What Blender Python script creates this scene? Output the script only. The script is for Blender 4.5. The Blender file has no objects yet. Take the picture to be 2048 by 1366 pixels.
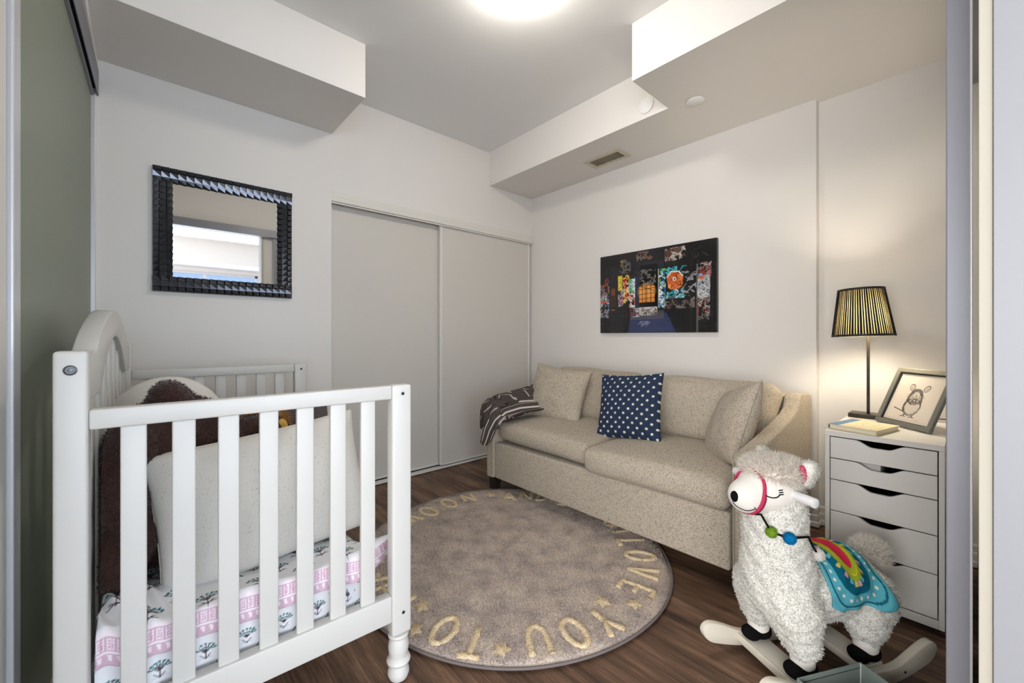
import bpy, bmesh, math, random
import numpy as np
from mathutils import Vector, Matrix
from mathutils.bvhtree import BVHTree

random.seed(7); rng = np.random.default_rng(7)
S = bpy.context.scene
COL = S.collection
R = math.radians

# ------------------------------------------------------------------ camera
cam_d = bpy.data.cameras.new('camera'); cam = bpy.data.objects.new('camera', cam_d); COL.objects.link(cam)
cam_d.sensor_width = 36; cam_d.lens = 823.3 / 2048 * 36; cam_d.shift_y = -10 / 2048
cam_d.clip_start = 0.02
cam.location = (0, 0, 1.10); cam.rotation_euler = (R(90), 0, R(-41.87))
S.camera = cam

# ------------------------------------------------------------------ world, daylight, exposure
W = bpy.data.worlds.new('sky'); S.world = W; W.use_nodes = True
W.node_tree.nodes['Background'].inputs[0].default_value = (0.36, 0.56, 1.0, 1)
W.node_tree.nodes['Background'].inputs[1].default_value = 0.9

def area(name, loc, rot, sx, sy, power, color):
    d = bpy.data.lights.new(name, 'AREA'); d.shape = 'RECTANGLE'; d.size = sx; d.size_y = sy
    d.energy = power; d.color = color
    o = bpy.data.objects.new(name, d); COL.objects.link(o); o.location = loc; o.rotation_euler = rot
    return o
# daylight that comes through the living room windows behind the camera
area('window_daylight', (0.8, -3.86, 1.05), (R(90), 0, 0), 5.6, 1.5, 140, (0.82, 0.91, 1.0))
# fill light added on the left to brighten the sofa side
area('side_fill_light', (-2.44, -1.25, 1.25), (R(90), 0, R(-90)), 3.6, 1.8, 136, (1.0, 0.98, 0.95))

S.view_settings.view_transform = 'Standard'; S.view_settings.look = 'None'
S.view_settings.exposure = 0.52; S.view_settings.gamma = 1.0; S.view_settings.use_curve_mapping = False
S.cycles.max_bounces = 8; S.cycles.diffuse_bounces = 3; S.cycles.glossy_bounces = 3
S.cycles.transmission_bounces = 4; S.cycles.transparent_max_bounces = 8
S.cycles.use_denoising = True
S.cycles.sample_clamp_indirect = 6.0
S.cycles.use_adaptive_sampling = True; S.cycles.adaptive_threshold = 0.07; S.cycles.adaptive_min_samples = 16; W.cycles.sampling_method = 'NONE'

# ------------------------------------------------------------------ helpers
def lin(c):
    return tuple((x / 12.92 if x <= 0.04045 else ((x + 0.055) / 1.055) ** 2.4) for x in c)
def rgb(r, g, b): return lin((r / 255, g / 255, b / 255)) + (1,)

def mat(name, color, rough=0.6, spec=0.5, metal=0.0, attr=False, bump=None, vary=None, coat=0, sheen=0, trans=0, emit=None):
    """bump=(scale, strength, detail); vary=(scale, amount, stretch) mottles the colour"""
    m = bpy.data.materials.new(name); m.use_nodes = True
    N = m.node_tree.nodes; L = m.node_tree.links; P = N['Principled BSDF']
    P.inputs['Base Color'].default_value = color
    P.inputs['Roughness'].default_value = rough
    P.inputs['Specular IOR Level'].default_value = spec
    P.inputs['Metallic'].default_value = metal
    P.inputs['Coat Weight'].default_value = coat
    P.inputs['Sheen Weight'].default_value = sheen
    if emit:
        P.inputs['Emission Color'].default_value = emit[0]; P.inputs['Emission Strength'].default_value = emit[1]
    src = None
    if attr:
        a = N.new('ShaderNodeAttribute'); a.attribute_name = 'Col'; src = a.outputs['Color']
    tc = N.new('ShaderNodeTexCoord')
    if vary:
        n = N.new('ShaderNodeTexNoise'); n.inputs['Scale'].default_value = vary[0]; n.inputs['Detail'].default_value = 4
        mp = N.new('ShaderNodeMapping'); mp.inputs['Scale'].default_value = vary[2] if len(vary) > 2 else (1, 1, 1)
        L.new(tc.outputs['Object'], mp.inputs[0]); L.new(mp.outputs[0], n.inputs['Vector'])
        mr = N.new('ShaderNodeMapRange'); mr.inputs[1].default_value = 0.3; mr.inputs[2].default_value = 0.7
        mr.inputs[3].default_value = 1 - vary[1]; mr.inputs[4].default_value = 1 + vary[1] * 0.6
        L.new(n.outputs[0], mr.inputs[0])
        mx = N.new('ShaderNodeMix'); mx.data_type = 'RGBA'; mx.blend_type = 'MULTIPLY'; mx.inputs[0].default_value = 1
        if src: L.new(src, mx.inputs[6])
        else: mx.inputs[6].default_value = color
        L.new(mr.outputs[0], mx.inputs[7]); src = mx.outputs[2]
    if src: L.new(src, P.inputs['Base Color'])
    if bump:
        n = N.new('ShaderNodeTexNoise'); n.inputs['Scale'].default_value = bump[0]; n.inputs['Detail'].default_value = bump[2] if len(bump) > 2 else 3
        b = N.new('ShaderNodeBump'); b.inputs['Strength'].default_value = bump[1]; b.inputs['Distance'].default_value = 0.01
        L.new(tc.outputs['Object'], n.inputs['Vector']); L.new(n.outputs[0], b.inputs['Height']); L.new(b.outputs[0], P.inputs['Normal'])
    return m

def link(name, me, m=None, parent=None, smooth=False):
    o = bpy.data.objects.new(name, me); COL.objects.link(o)
    if m is not None: me.materials.append(m)
    if parent is not None: o.parent = parent
    if smooth: me.shade_smooth()
    return o

def mesh(name, V, F, m=None, parent=None, smooth=False, col=None):
    me = bpy.data.meshes.new(name)
    me.from_pydata([tuple(map(float, v)) for v in V], [], [tuple(map(int, f)) for f in F]); me.update()
    if col is not None: setcol(me, col)
    return link(name, me, m, parent, smooth)

def setcol(me, col):
    a = me.color_attributes.new('Col', 'FLOAT_COLOR', 'POINT')
    c = np.ones((len(me.vertices), 4), np.float32); c[:, :3] = col
    a.data.foreach_set('color', c.ravel())

def tris_mesh(name, V, T, m, parent=None, col=None, smooth=False):
    me = bpy.data.meshes.new(name)
    V = np.asarray(V, np.float32); T = np.asarray(T, np.int32)
    me.vertices.add(len(V)); me.vertices.foreach_set('co', V.ravel())
    me.loops.add(T.size); me.loops.foreach_set('vertex_index', T.ravel())
    k = T.shape[1]
    me.polygons.add(len(T)); me.polygons.foreach_set('loop_start', np.arange(0, T.size, k, dtype=np.int32))
    me.polygons.foreach_set('loop_total', np.full(len(T), k, np.int32)); me.update(calc_edges=True); me.validate()
    if col is not None: setcol(me, col)
    return link(name, me, m, parent, smooth)

def tag(o, label, cat, group=None):
    o['label'] = label; o['category'] = cat
    if group: o['group'] = group
    return o
def struct(o, label=None):
    o['kind'] = 'structure'
    if label: o['label'] = label
    return o
def thing(name, label, cat, loc=(0, 0, 0), rz=0, group=None):
    o = bpy.data.objects.new(name, None); COL.objects.link(o); o.location = loc; o.rotation_euler = (0, 0, rz)
    o.empty_display_size = 0.1
    return tag(o, label, cat, group)

def axis_pts(h, r, k, m):
    """samples along one axis of a rounded box"""
    a = [-h + r * (1 - math.cos(math.pi / 2 * i / k)) for i in range(k + 1)] if r > 0 else [-h]
    b = [-x for x in reversed(a)]
    mid = [a[-1] + (b[0] - a[-1]) * (i + 1) / (m + 1) for i in range(m)]
    out = a + mid + b; res = [out[0]]
    for x in out[1:]:
        if x - res[-1] > 1e-7: res.append(x)
    return res

def softbox_data(sx, sy, sz, r, k=2, m=(0, 0, 0)):
    h = (sx / 2, sy / 2, sz / 2); r = min(r, min(h) * 0.999)
    ax = [axis_pts(h[i], r, k, m[i]) for i in range(3)]
    V = []; idx = {}; F = []
    def vid(p):
        key = tuple(round(c, 6) for c in p)
        if key not in idx: idx[key] = len(V); V.append(p)
        return idx[key]
    for d in range(3):
        u, v = (d + 1) % 3, (d + 2) % 3
        for s in (-1, 1):
            for i in range(len(ax[u]) - 1):
                for j in range(len(ax[v]) - 1):
                    q = []
                    for (a, b) in ((i, j), (i + 1, j), (i + 1, j + 1), (i, j + 1)):
                        p = [0, 0, 0]; p[d] = s * h[d]; p[u] = ax[u][a]; p[v] = ax[v][b]; q.append(vid(tuple(p)))
                    F.append(q if s > 0 else q[::-1])
    P = np.array(V); H = np.array(h)
    q = P / H
    inner = np.clip(P, -(H - r), H - r); d = P - inner; l = np.linalg.norm(d, axis=1, keepdims=True); l[l == 0] = 1
    P = inner + d / l * r
    return P, F, q

def softbox(name, loc, size, m, parent=None, r=0.004, k=2, seg=(0, 0, 0), bulge=(0, 0, 0), rot=None, smooth=True, jitter=0):
    P, F, q = softbox_data(*size, r, k, seg)
    for d in range(3):
        if bulge[d]:
            u, v = (d + 1) % 3, (d + 2) % 3
            P[:, d] += bulge[d] * np.clip(q[:, d], -1, 1) * (1 - q[:, u] ** 2) * (1 - q[:, v] ** 2)
    if jitter:
        P += jitter * np.stack([np.sin(P[:, 1] * 23 + P[:, 2] * 17), np.sin(P[:, 0] * 19 + P[:, 2] * 29), np.sin(P[:, 0] * 13 + P[:, 1] * 11)], 1)
    o = mesh(name, P, F, m, parent, smooth)
    if smooth: sharp(o, 50)
    o.location = loc
    if rot: o.rotation_euler = rot
    return o
def sharp(o, deg=40):
    try: o.data.set_sharp_from_angle(angle=R(deg))
    except Exception: pass
def box(name, lo, hi, m, parent=None, r=0.0015, k=1):
    lo = Vector(lo); hi = Vector(hi)
    return softbox(name, (lo + hi) / 2, tuple(hi - lo), m, parent, r=r, k=k, smooth=False)

def tube_data(pts, rad, n=8, caps=True):
    pts = [Vector(p) for p in pts]; V = []; F = []
    rads = rad if isinstance(rad, (list, tuple)) else [rad] * len(pts)
    up = Vector((0, 0, 1)); t0 = (pts[1] - pts[0]).normalized()
    if abs(t0.dot(up)) > 0.9: up = Vector((1, 0, 0))
    a = t0.cross(up).normalized()
    for i, p in enumerate(pts):
        t = (pts[min(i + 1, len(pts) - 1)] - pts[max(i - 1, 0)]).normalized()
        a = (a - t * a.dot(t)).normalized(); b = t.cross(a)
        for j in range(n):
            w = 2 * math.pi * j / n; V.append(p + (a * math.cos(w) + b * math.sin(w)) * rads[i])
    for i in range(len(pts) - 1):
        for j in range(n):
            F.append((i * n + j, i * n + (j + 1) % n, (i + 1) * n + (j + 1) % n, (i + 1) * n + j))
    if caps:
        F.append(tuple(range(n))[::-1]); F.append(tuple((len(pts) - 1) * n + j for j in range(n)))
    return V, F
def tube(name, pts, rad, m, parent=None, n=8):
    V, F = tube_data(pts, rad, n); o = mesh(name, V, F, m, parent, True); sharp(o, 60); return o

def lathe(name, prof, m, parent=None, n=24, loc=(0, 0, 0)):
    V = []; F = []
    for (r, z) in prof:
        for j in range(n):
            w = 2 * math.pi * j / n; V.append((r * math.cos(w), r * math.sin(w), z))
    for i in range(len(prof) - 1):
        for j in range(n):
            F.append((i * n + j, i * n + (j + 1) % n, (i + 1) * n + (j + 1) % n, (i + 1) * n + j))
    F.append(tuple(range(n))[::-1]); F.append(tuple((len(prof) - 1) * n + j for j in range(n)))
    o = mesh(name, V, F, m, parent, True); sharp(o, 40); o.location = loc; return o

def prism(name, outline, axis, a, b, m, parent=None, bev=0.0, segs=2, smooth=False):
    """extrude a closed 2D outline along an axis from a to b; bevels the rim edges"""
    def P(u, v, w): return {'x': (w, u, v), 'y': (u, w, v), 'z': (u, v, w)}[axis]
    bm = bmesh.new()
    A = [bm.verts.new(P(u, v, a)) for (u, v) in outline]; B = [bm.verts.new(P(u, v, b)) for (u, v) in outline]
    fa = bm.faces.new(A); fb = bm.faces.new(B[::-1]); n = len(outline)
    for i in range(n): bm.faces.new((A[i], B[i], B[(i + 1) % n], A[(i + 1) % n]))
    bmesh.ops.recalc_face_normals(bm, faces=bm.faces)
    if bev > 0:
        bmesh.ops.bevel(bm, geom=list(fa.edges) + list(fb.edges), offset=bev, segments=segs, profile=0.5, affect='EDGES', clamp_overlap=True)
    me = bpy.data.meshes.new(name); bm.to_mesh(me); bm.free()
    o = link(name, me, m, parent, smooth)
    if smooth: sharp(o, 45)
    return o

def frame_mat(ex, ey, ez, loc):
    M = Matrix.Identity(4)
    for i, e in enumerate((ex, ey, ez)):
        for j in range(3): M[j][i] = e[j]
    M.translation = Vector(loc); return M
def basis(n, up=(0, 0, 1)):
    """local x = right, y = up-ish, z = n"""
    n = Vector(n).normalized(); u = Vector(up); x = u.cross(n).normalized(); y = n.cross(x); return x, y, n

def pillow(name, w, h, t, m, parent=None, N=26, pinch=0.07, p=0.42, wr=0.004, seed=0, colf=None, flat=0.0, sag=0.0):
    """stuffed square cushion in its local xy plane, thickness along z"""
    us = np.sin(np.linspace(-1, 1, N + 1) * math.pi / 2)
    U, Vv = np.meshgrid(us, us, indexing='ij')
    X = w / 2 * U * (1 - pinch * (1 - Vv ** 2)); Y = h / 2 * Vv * (1 - pinch * (1 - U ** 2))
    T = t / 2 * (np.clip(1 - U ** 2, 0, 1) * np.clip(1 - Vv ** 2, 0, 1)) ** p * (1 + sag * -Vv)
    r0 = np.random.default_rng(seed); Wn = np.zeros_like(T)
    for i in range(9):
        a = r0.uniform(0, 6.28); f = r0.uniform(6, 17); ph = r0.uniform(0, 6.28)
        Wn += np.sin(f * (U * math.cos(a) + Vv * math.sin(a)) + ph) / 4
    edge = np.clip(1.25 - np.abs(U * Vv), 0, 1)
    rad = np.sin(np.arctan2(Vv, U) * 24 + seed) * np.clip(np.hypot(U, Vv) - 0.45, 0, 1) * 1.3
    env = (np.clip(1 - U ** 2, 0, 1) * np.clip(1 - Vv ** 2, 0, 1)) ** 0.3
    D = wr * (Wn + rad) * env
    n1 = N + 1; V = []; F = []
    A = np.stack([X, Y, T + D], 2).reshape(-1, 3); B = np.stack([X, Y, -T + D * 0.4], 2).reshape(-1, 3)
    ids = np.arange(n1 * n1).reshape(n1, n1); idb = np.full((n1, n1), -1); V = list(A)
    for i in range(n1):
        for j in range(n1):
            if i in (0, N) or j in (0, N): idb[i, j] = ids[i, j]
            else: idb[i, j] = len(V); V.append(B[i * n1 + j])
    for i in range(N):
        for j in range(N):
            F.append((ids[i, j], ids[i + 1, j], ids[i + 1, j + 1], ids[i, j + 1]))
            F.append((idb[i, j], idb[i, j + 1], idb[i + 1, j + 1], idb[i + 1, j]))
    V = np.array(V)
    col = None if colf is None else colf(V)
    return mesh(name, V, F, m, parent, True, col)

def fur(name, src_meshes, n, length, width, m, parent, lift=0.6, curl=0.5, bias=(0, 0, 0), mask=None, seed=1, col=None):
    """short fibres growing out of a surface, joined into one mesh"""
    r = np.random.default_rng(seed)
    V = []; Tn = []
    for me, M in src_meshes:
        me.calc_loop_triangles()
        vs = np.array([M @ v.co for v in me.vertices]); tr = np.array([t.vertices[:] for t in me.loop_triangles])
        V.append(vs[tr])
    T = np.concatenate(V)
    nr = np.cross(T[:, 1] - T[:, 0], T[:, 2] - T[:, 0]); ar = np.linalg.norm(nr, axis=1)
    pr = ar / ar.sum(); pick = r.choice(len(T), n, p=pr)
    a = r.random((n, 2)); s = a.sum(1) > 1; a[s] = 1 - a[s]
    P = T[pick, 0] + a[:, :1] * (T[pick, 1] - T[pick, 0]) + a[:, 1:] * (T[pick, 2] - T[pick, 0])
    Nn = nr[pick] / ar[pick][:, None]
    if mask is not None:
        k = mask(P); P = P[k]; Nn = Nn[k]; n = len(P)
    d = r.normal(size=(n, 3)); d /= np.linalg.norm(d, axis=1, keepdims=True)
    d1 = Nn * lift + d * curl + np.array(bias); d1 /= np.linalg.norm(d1, axis=1, keepdims=True)
    e = r.normal(size=(n, 3)); d2 = d1 + e * curl * 0.8 + np.array(bias) * 0.5; d2 /= np.linalg.norm(d2, axis=1, keepdims=True)
    w = np.cross(d1, r.normal(size=(n, 3))); w /= np.linalg.norm(w, axis=1, keepdims=True); w *= width / 2
    L = length * r.uniform(0.6, 1.2, (n, 1)); b = P - Nn * length * 0.08
    mid = b + d1 * L * 0.55; tip = mid + d2 * L * 0.45
    VV = np.stack([b - w, b + w, mid + w * 0.8, mid - w * 0.8, tip], 1).reshape(-1, 3)
    k = np.arange(n)[:, None] * 5
    TT = np.concatenate([k + np.array([[0, 1, 2]]), k + np.array([[0, 2, 3]]), k + np.array([[3, 2, 4]])])
    o = tris_mesh(name, VV, TT, m, parent); o['kind'] = 'stuff'; return o

def voxel_union(prims, voxel, smooth):
    """continuous surface around capsules (p0,r0,p1,r1) and ellipsoids (c,(rx,ry,rz))"""
    V = []; F = []; nu, nv = 20, 12
    th = np.linspace(0, math.pi, nv + 1)[1:-1]; ph = np.arange(nu) * 2 * math.pi / nu
    ring = np.stack([np.outer(np.sin(th), np.cos(ph)), np.outer(np.sin(th), np.sin(ph)), np.repeat(np.cos(th)[:, None], nu, 1)], 2).reshape(-1, 3)
    unit = np.vstack([ring, [[0, 0, 1], [0, 0, -1]]]); top, bot = len(ring), len(ring) + 1; uf = []
    for i in range(nv - 2):
        for j in range(nu): uf.append((i * nu + j, (i + 1) * nu + j, (i + 1) * nu + (j + 1) % nu, i * nu + (j + 1) % nu))
    for j in range(nu): uf += [(top, j, (j + 1) % nu), (bot, (nv - 2) * nu + (j + 1) % nu, (nv - 2) * nu + j)]
    def ball(c, r3):
        b = sum(len(v) for v in V); V.append(unit * np.array(r3) + np.array(c)); F.extend(tuple(k + b for k in f) for f in uf)
    for pr in prims:
        if len(pr) == 4:
            for i in range(9):
                f = i / 8; rr = pr[1] + (pr[3] - pr[1]) * f; ball(np.array(pr[0]) * (1 - f) + np.array(pr[2]) * f, (rr, rr, rr))
        else: ball(pr[0], pr[1])
    me = bpy.data.meshes.new('tmp'); me.from_pydata(np.vstack(V).tolist(), [], F); me.update()
    ts = bpy.data.scenes.get('tmp') or bpy.data.scenes.new('tmp')      # a scene of its own, so only this mesh is evaluated
    o = bpy.data.objects.new('tmp', me); ts.collection.objects.link(o)
    a = o.modifiers.new('r', 'REMESH'); a.mode = 'VOXEL'; a.voxel_size = voxel
    b = o.modifiers.new('s', 'SMOOTH'); b.iterations = smooth; b.factor = 0.5
    vl = ts.view_layers[0]; vl.update(); dg = vl.depsgraph; out = bpy.data.meshes.new_from_object(o.evaluated_get(dg))
    bpy.data.objects.remove(o); bpy.data.meshes.remove(me)
    return out

class Canvas:
    """small paint raster whose colours go onto mesh vertices"""
    def __init__(s, w, h, bg):
        s.w, s.h = w, h; s.a = np.zeros((h, w, 3), np.float32); s.a[:] = lin([c / 255 for c in bg])
        s.Y, s.X = np.mgrid[0:h, 0:w].astype(np.float32); s.X = (s.X + 0.5) / w; s.Y = (s.Y + 0.5) / h; s.asp = w / h
    def put(s, m, c, al=1.0):
        c = np.array(lin([x / 255 for x in c]), np.float32); k = (m.astype(np.float32) * al)[..., None]; s.a = s.a * (1 - k) + c * k
    def rect(s, x0, y0, x1, y1, c, al=1.0): s.put((s.X >= x0) & (s.X < x1) & (s.Y >= y0) & (s.Y < y1), c, al)
    def ell(s, cx, cy, rx, ry, c, al=1.0, soft=0.0, ang=0):
        dx, dy = (s.X - cx) * s.asp, s.Y - cy; ca, sa = math.cos(ang), math.sin(ang)
        d = np.hypot((dx * ca + dy * sa) / (rx * s.asp), (-dx * sa + dy * ca) / ry)
        s.put(np.clip((1 + soft - d) / max(soft, 0.02), 0, 1) if soft else d <= 1, c, al)
    def line(s, pts, wd, c, al=1.0):
        D = np.full(s.X.shape, 9.0, np.float32)
        for (x0, y0), (x1, y1) in zip(pts[:-1], pts[1:]):
            ax, ay, bx, by = x0 * s.asp, y0, x1 * s.asp, y1; vx, vy = bx - ax, by - ay; l2 = vx * vx + vy * vy + 1e-9
            t = np.clip(((s.X * s.asp - ax) * vx + (s.Y - ay) * vy) / l2, 0, 1)
            D = np.minimum(D, np.hypot(s.X * s.asp - ax - t * vx, s.Y - ay - t * vy))
        s.put(np.clip((wd / 2 - D) * s.h + 0.5, 0, 1), c, al)
    def poly(s, pts, c, al=1.0):
        m = np.zeros(s.X.shape, bool); n = len(pts)
        for i in range(n):
            (x0, y0), (x1, y1) = pts[i], pts[(i + 1) % n]
            k = ((y0 > s.Y) != (y1 > s.Y)) & (s.X < (x1 - x0) * (s.Y - y0) / (y1 - y0 + 1e-12) + x0); m ^= k
        s.put(m, c, al)
    def at(s, u, v):
        u = np.mod(u, 1.0); v = np.mod(v, 1.0)
        return s.a[np.clip((v * s.h).astype(int), 0, s.h - 1), np.clip((u * s.w).astype(int), 0, s.w - 1)]

def grid_mesh(name, fn, nu, nv, m, parent=None, colf=None, smooth=True, closed=False):
    """fn(U,V)->(N,3) on a (nu+1)x(nv+1) grid, colf(U,V)->(N,3)"""
    u, v = np.meshgrid(np.linspace(0, 1, nu + 1), np.linspace(0, 1, nv + 1), indexing='ij')
    P = fn(u.ravel(), v.ravel()); i = np.arange(nu * (nv + 1)).reshape(nu, nv + 1)[:, :-1].ravel()
    F = np.stack([i, i + nv + 1, i + nv + 2, i + 1], 1)
    return tris_mesh(name, P, F, m, parent, None if colf is None else colf(u.ravel(), v.ravel()), smooth)

def text_mesh(name, s, size, m, parent=None, ext=0.0004):
    c = bpy.data.curves.new('t', 'FONT'); c.body = s; c.size = size; c.extrude = ext; c.resolution_u = 3
    o = bpy.data.objects.new('t', c); COL.objects.link(o)
    me = bpy.data.meshes.new_from_object(o.evaluated_get(bpy.context.evaluated_depsgraph_get()))
    bpy.data.objects.remove(o); bpy.data.curves.remove(c); me.name = name; me.materials.clear()
    return link(name, me, m, parent)

def copy_tree(o, parent=None):
    c = o.copy(); COL.objects.link(c); c.parent = parent
    for ch in list(o.children): copy_tree(ch, c)
    return c

# ------------------------------------------------------------------ materials
M = {}
M['wall'] = mat('wall_paint', rgb(233, 229, 224), 0.85, 0.3, bump=(220, 0.02))
M['ceil'] = mat('ceiling_paint', rgb(243, 243, 242), 0.9, 0.2)
M['trimw'] = mat('trim_white', rgb(228, 225, 217), 0.45, 0.4)
M['doorw'] = mat('closet_door_white', rgb(216, 211, 203), 0.5, 0.4)
M['alum'] = mat('aluminium_frame', rgb(138, 139, 146), 0.45, 0.4, 0.2, vary=(3, 0.06, (1, 1, 0.05)))
M['alum_w'] = mat('satin_aluminium_white', rgb(214, 214, 216), 0.35, 0.5, 0.25)
M['dark_gap'] = mat('dark_channel', rgb(28, 28, 30), 0.7)
M['crib'] = mat('crib_white_paint', rgb(208, 206, 200), 0.38, 0.45, vary=(6, 0.015))
M['black'] = mat('black_lacquer', rgb(72, 74, 80), 0.16, 0.6, 0.85)
M['black_m'] = mat('black_matt', rgb(20, 19, 19), 0.6)
M['steel'] = mat('steel', rgb(96, 96, 98), 0.35, 0.5, 0.7)
M['white_lam'] = mat('white_laminate', rgb(226, 222, 215), 0.4, 0.45)
M['inside'] = mat('drawer_inside', rgb(58, 55, 52), 0.8)

def wood_floor():
    m = bpy.data.materials.new('dark_laminate'); m.use_nodes = True
    N = m.node_tree.nodes; L = m.node_tree.links; P = N['Principled BSDF']
    oi = N.new('ShaderNodeObjectInfo'); tc = N.new('ShaderNodeTexCoord')
    off = N.new('ShaderNodeVectorMath'); off.operation = 'MULTIPLY_ADD'; off.inputs[1].default_value = (37, 91, 0)
    L.new(oi.outputs['Random'], off.inputs[0]); L.new(tc.outputs['Object'], off.inputs[2])
    def noise(scale, sc, det=6, dist=0.0):
        mp = N.new('ShaderNodeMapping'); mp.inputs['Scale'].default_value = sc; L.new(off.outputs[0], mp.inputs[0])
        n = N.new('ShaderNodeTexNoise'); n.inputs['Scale'].default_value = scale; n.inputs['Detail'].default_value = det
        n.inputs['Distortion'].default_value = dist; n.inputs['Roughness'].default_value = 0.65
        L.new(mp.outputs[0], n.inputs['Vector']); return n.outputs[0]
    big = noise(2.6, (4.5, 0.5, 1), 4, 0.35); fine = noise(46, (5, 0.12, 1), 6)
    cr = N.new('ShaderNodeValToRGB'); e = cr.color_ramp.elements
    e[0].position = 0.32; e[0].color = rgb(58, 43, 34); e[1].position = 0.7; e[1].color = rgb(136, 106, 82)
    k = e.new(0.5); k.color = rgb(96, 72, 56); L.new(big, cr.inputs[0])
    cf = N.new('ShaderNodeMapRange'); cf.inputs[1].default_value = 0.34; cf.inputs[2].default_value = 0.62; cf.inputs[3].default_value = 0.5; cf.inputs[4].default_value = 1.14
    L.new(fine, cf.inputs[0])
    rv = N.new('ShaderNodeMapRange'); rv.inputs[3].default_value = 0.55; rv.inputs[4].default_value = 1.4; L.new(oi.outputs['Random'], rv.inputs[0])
    mu = N.new('ShaderNodeMath'); mu.operation = 'MULTIPLY'; L.new(cf.outputs[0], mu.inputs[0]); L.new(rv.outputs[0], mu.inputs[1])
    mx = N.new('ShaderNodeMix'); mx.data_type = 'RGBA'; mx.blend_type = 'MULTIPLY'; mx.inputs[0].default_value = 1
    L.new(cr.outputs[0], mx.inputs[6]); L.new(mu.outputs[0], mx.inputs[7]); L.new(mx.outputs[2], P.inputs['Base Color'])
    P.inputs['Roughness'].default_value = 0.5; P.inputs['Specular IOR Level'].default_value = 0.35
    b = N.new('ShaderNodeBump'); b.inputs['Strength'].default_value = 0.25; b.inputs['Distance'].default_value = 0.003
    L.new(fine, b.inputs['Height']); L.new(b.outputs[0], P.inputs['Normal'])
    return m
M['floor'] = wood_floor()

def speckled(name, base, fleck, amount=0.55, scale=300, stretch=(1, 1, 0.35), bump=0.35, lo=0.30, hi=0.46):
    """woven upholstery: short dark flecks in a pale ground"""
    m = bpy.data.materials.new(name); m.use_nodes = True
    N = m.node_tree.nodes; L = m.node_tree.links; P = N['Principled BSDF']; tc = N.new('ShaderNodeTexCoord')
    def noise(sc, st, det=2):
        mp = N.new('ShaderNodeMapping'); mp.inputs['Scale'].default_value = st; L.new(tc.outputs['Object'], mp.inputs[0])
        n = N.new('ShaderNodeTexNoise'); n.inputs['Scale'].default_value = sc; n.inputs['Detail'].default_value = det
        L.new(mp.outputs[0], n.inputs['Vector']); return n.outputs[0]
    a = noise(scale, stretch); b = noise(scale * 0.9, (0.35, 0.4, 1.2))
    mn = N.new('ShaderNodeMath'); mn.operation = 'MINIMUM'; L.new(a, mn.inputs[0]); L.new(b, mn.inputs[1])
    mr = N.new('ShaderNodeMapRange'); mr.inputs[1].default_value = lo; mr.inputs[2].default_value = hi
    mr.inputs[3].default_value = amount; mr.inputs[4].default_value = 0; L.new(mn.outputs[0], mr.inputs[0])
    mx = N.new('ShaderNodeMix'); mx.data_type = 'RGBA'; mx.inputs[6].default_value = base; mx.inputs[7].default_value = fleck
    L.new(mr.outputs[0], mx.inputs[0]); L.new(mx.outputs[2], P.inputs['Base Color'])
    P.inputs['Roughness'].default_value = 0.9; P.inputs['Specular IOR Level'].default_value = 0.15; P.inputs['Sheen Weight'].default_value = 0.1
    bm_ = N.new('ShaderNodeBump'); bm_.inputs['Strength'].default_value = bump; bm_.inputs['Distance'].default_value = 0.002
    L.new(a, bm_.inputs['Height']); L.new(bm_.outputs[0], P.inputs['Normal'])
    return m
M['sofa'] = speckled('oatmeal_tweed', rgb(190, 178, 160), rgb(80, 70, 62), 0.8, scale=380)
M['linen'] = speckled('cream_linen', rgb(226, 222, 214), rgb(158, 150, 142), 0.45, scale=420, stretch=(1, 1, 1), bump=0.2, lo=0.27, hi=0.38)

def frosted(name, tint, rough=0.5):
    m = bpy.data.materials.new(name); m.use_nodes = True; N = m.node_tree.nodes; L = m.node_tree.links
    P = N['Principled BSDF']; P.inputs['Base Color'].default_value = tint; P.inputs['Roughness'].default_value = rough
    P.inputs['Specular IOR Level'].default_value = 0.5
    t = N.new('ShaderNodeBsdfTranslucent'); t.inputs[0].default_value = tint
    mx = N.new('ShaderNodeMixShader'); mx.inputs[0].default_value = 0.3
    L.new(P.outputs[0], mx.inputs[1]); L.new(t.outputs[0], mx.inputs[2]); L.new(mx.outputs[0], N['Material Output'].inputs[0])
    return m
M['frost'] = frosted('frosted_green_glass', rgb(160, 166, 150), 0.42)
def clear_glass():
    m = bpy.data.materials.new('window_glass'); m.use_nodes = True; N = m.node_tree.nodes; L = m.node_tree.links
    N.remove(N['Principled BSDF']); t = N.new('ShaderNodeBsdfTransparent'); g = N.new('ShaderNodeBsdfGlossy'); g.inputs['Roughness'].default_value = 0.02
    mx = N.new('ShaderNodeMixShader'); mx.inputs[0].default_value = 0.05
    L.new(t.outputs[0], mx.inputs[1]); L.new(g.outputs[0], mx.inputs[2]); L.new(mx.outputs[0], N['Material Output'].inputs[0]); return m
M['glass'] = clear_glass()
M['mirror'] = mat('mirror_glass', (0.86, 0.87, 0.87, 1), 0.02, 0.5, 1.0)

# ================================================================== THE ROOM
XL, XW, YB, H = -0.20, 2.907, 2.945, 2.785       # glass door side, sofa wall, closet wall, ceiling
SOF = 2.477                                       # underside of the bulkheads

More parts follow.
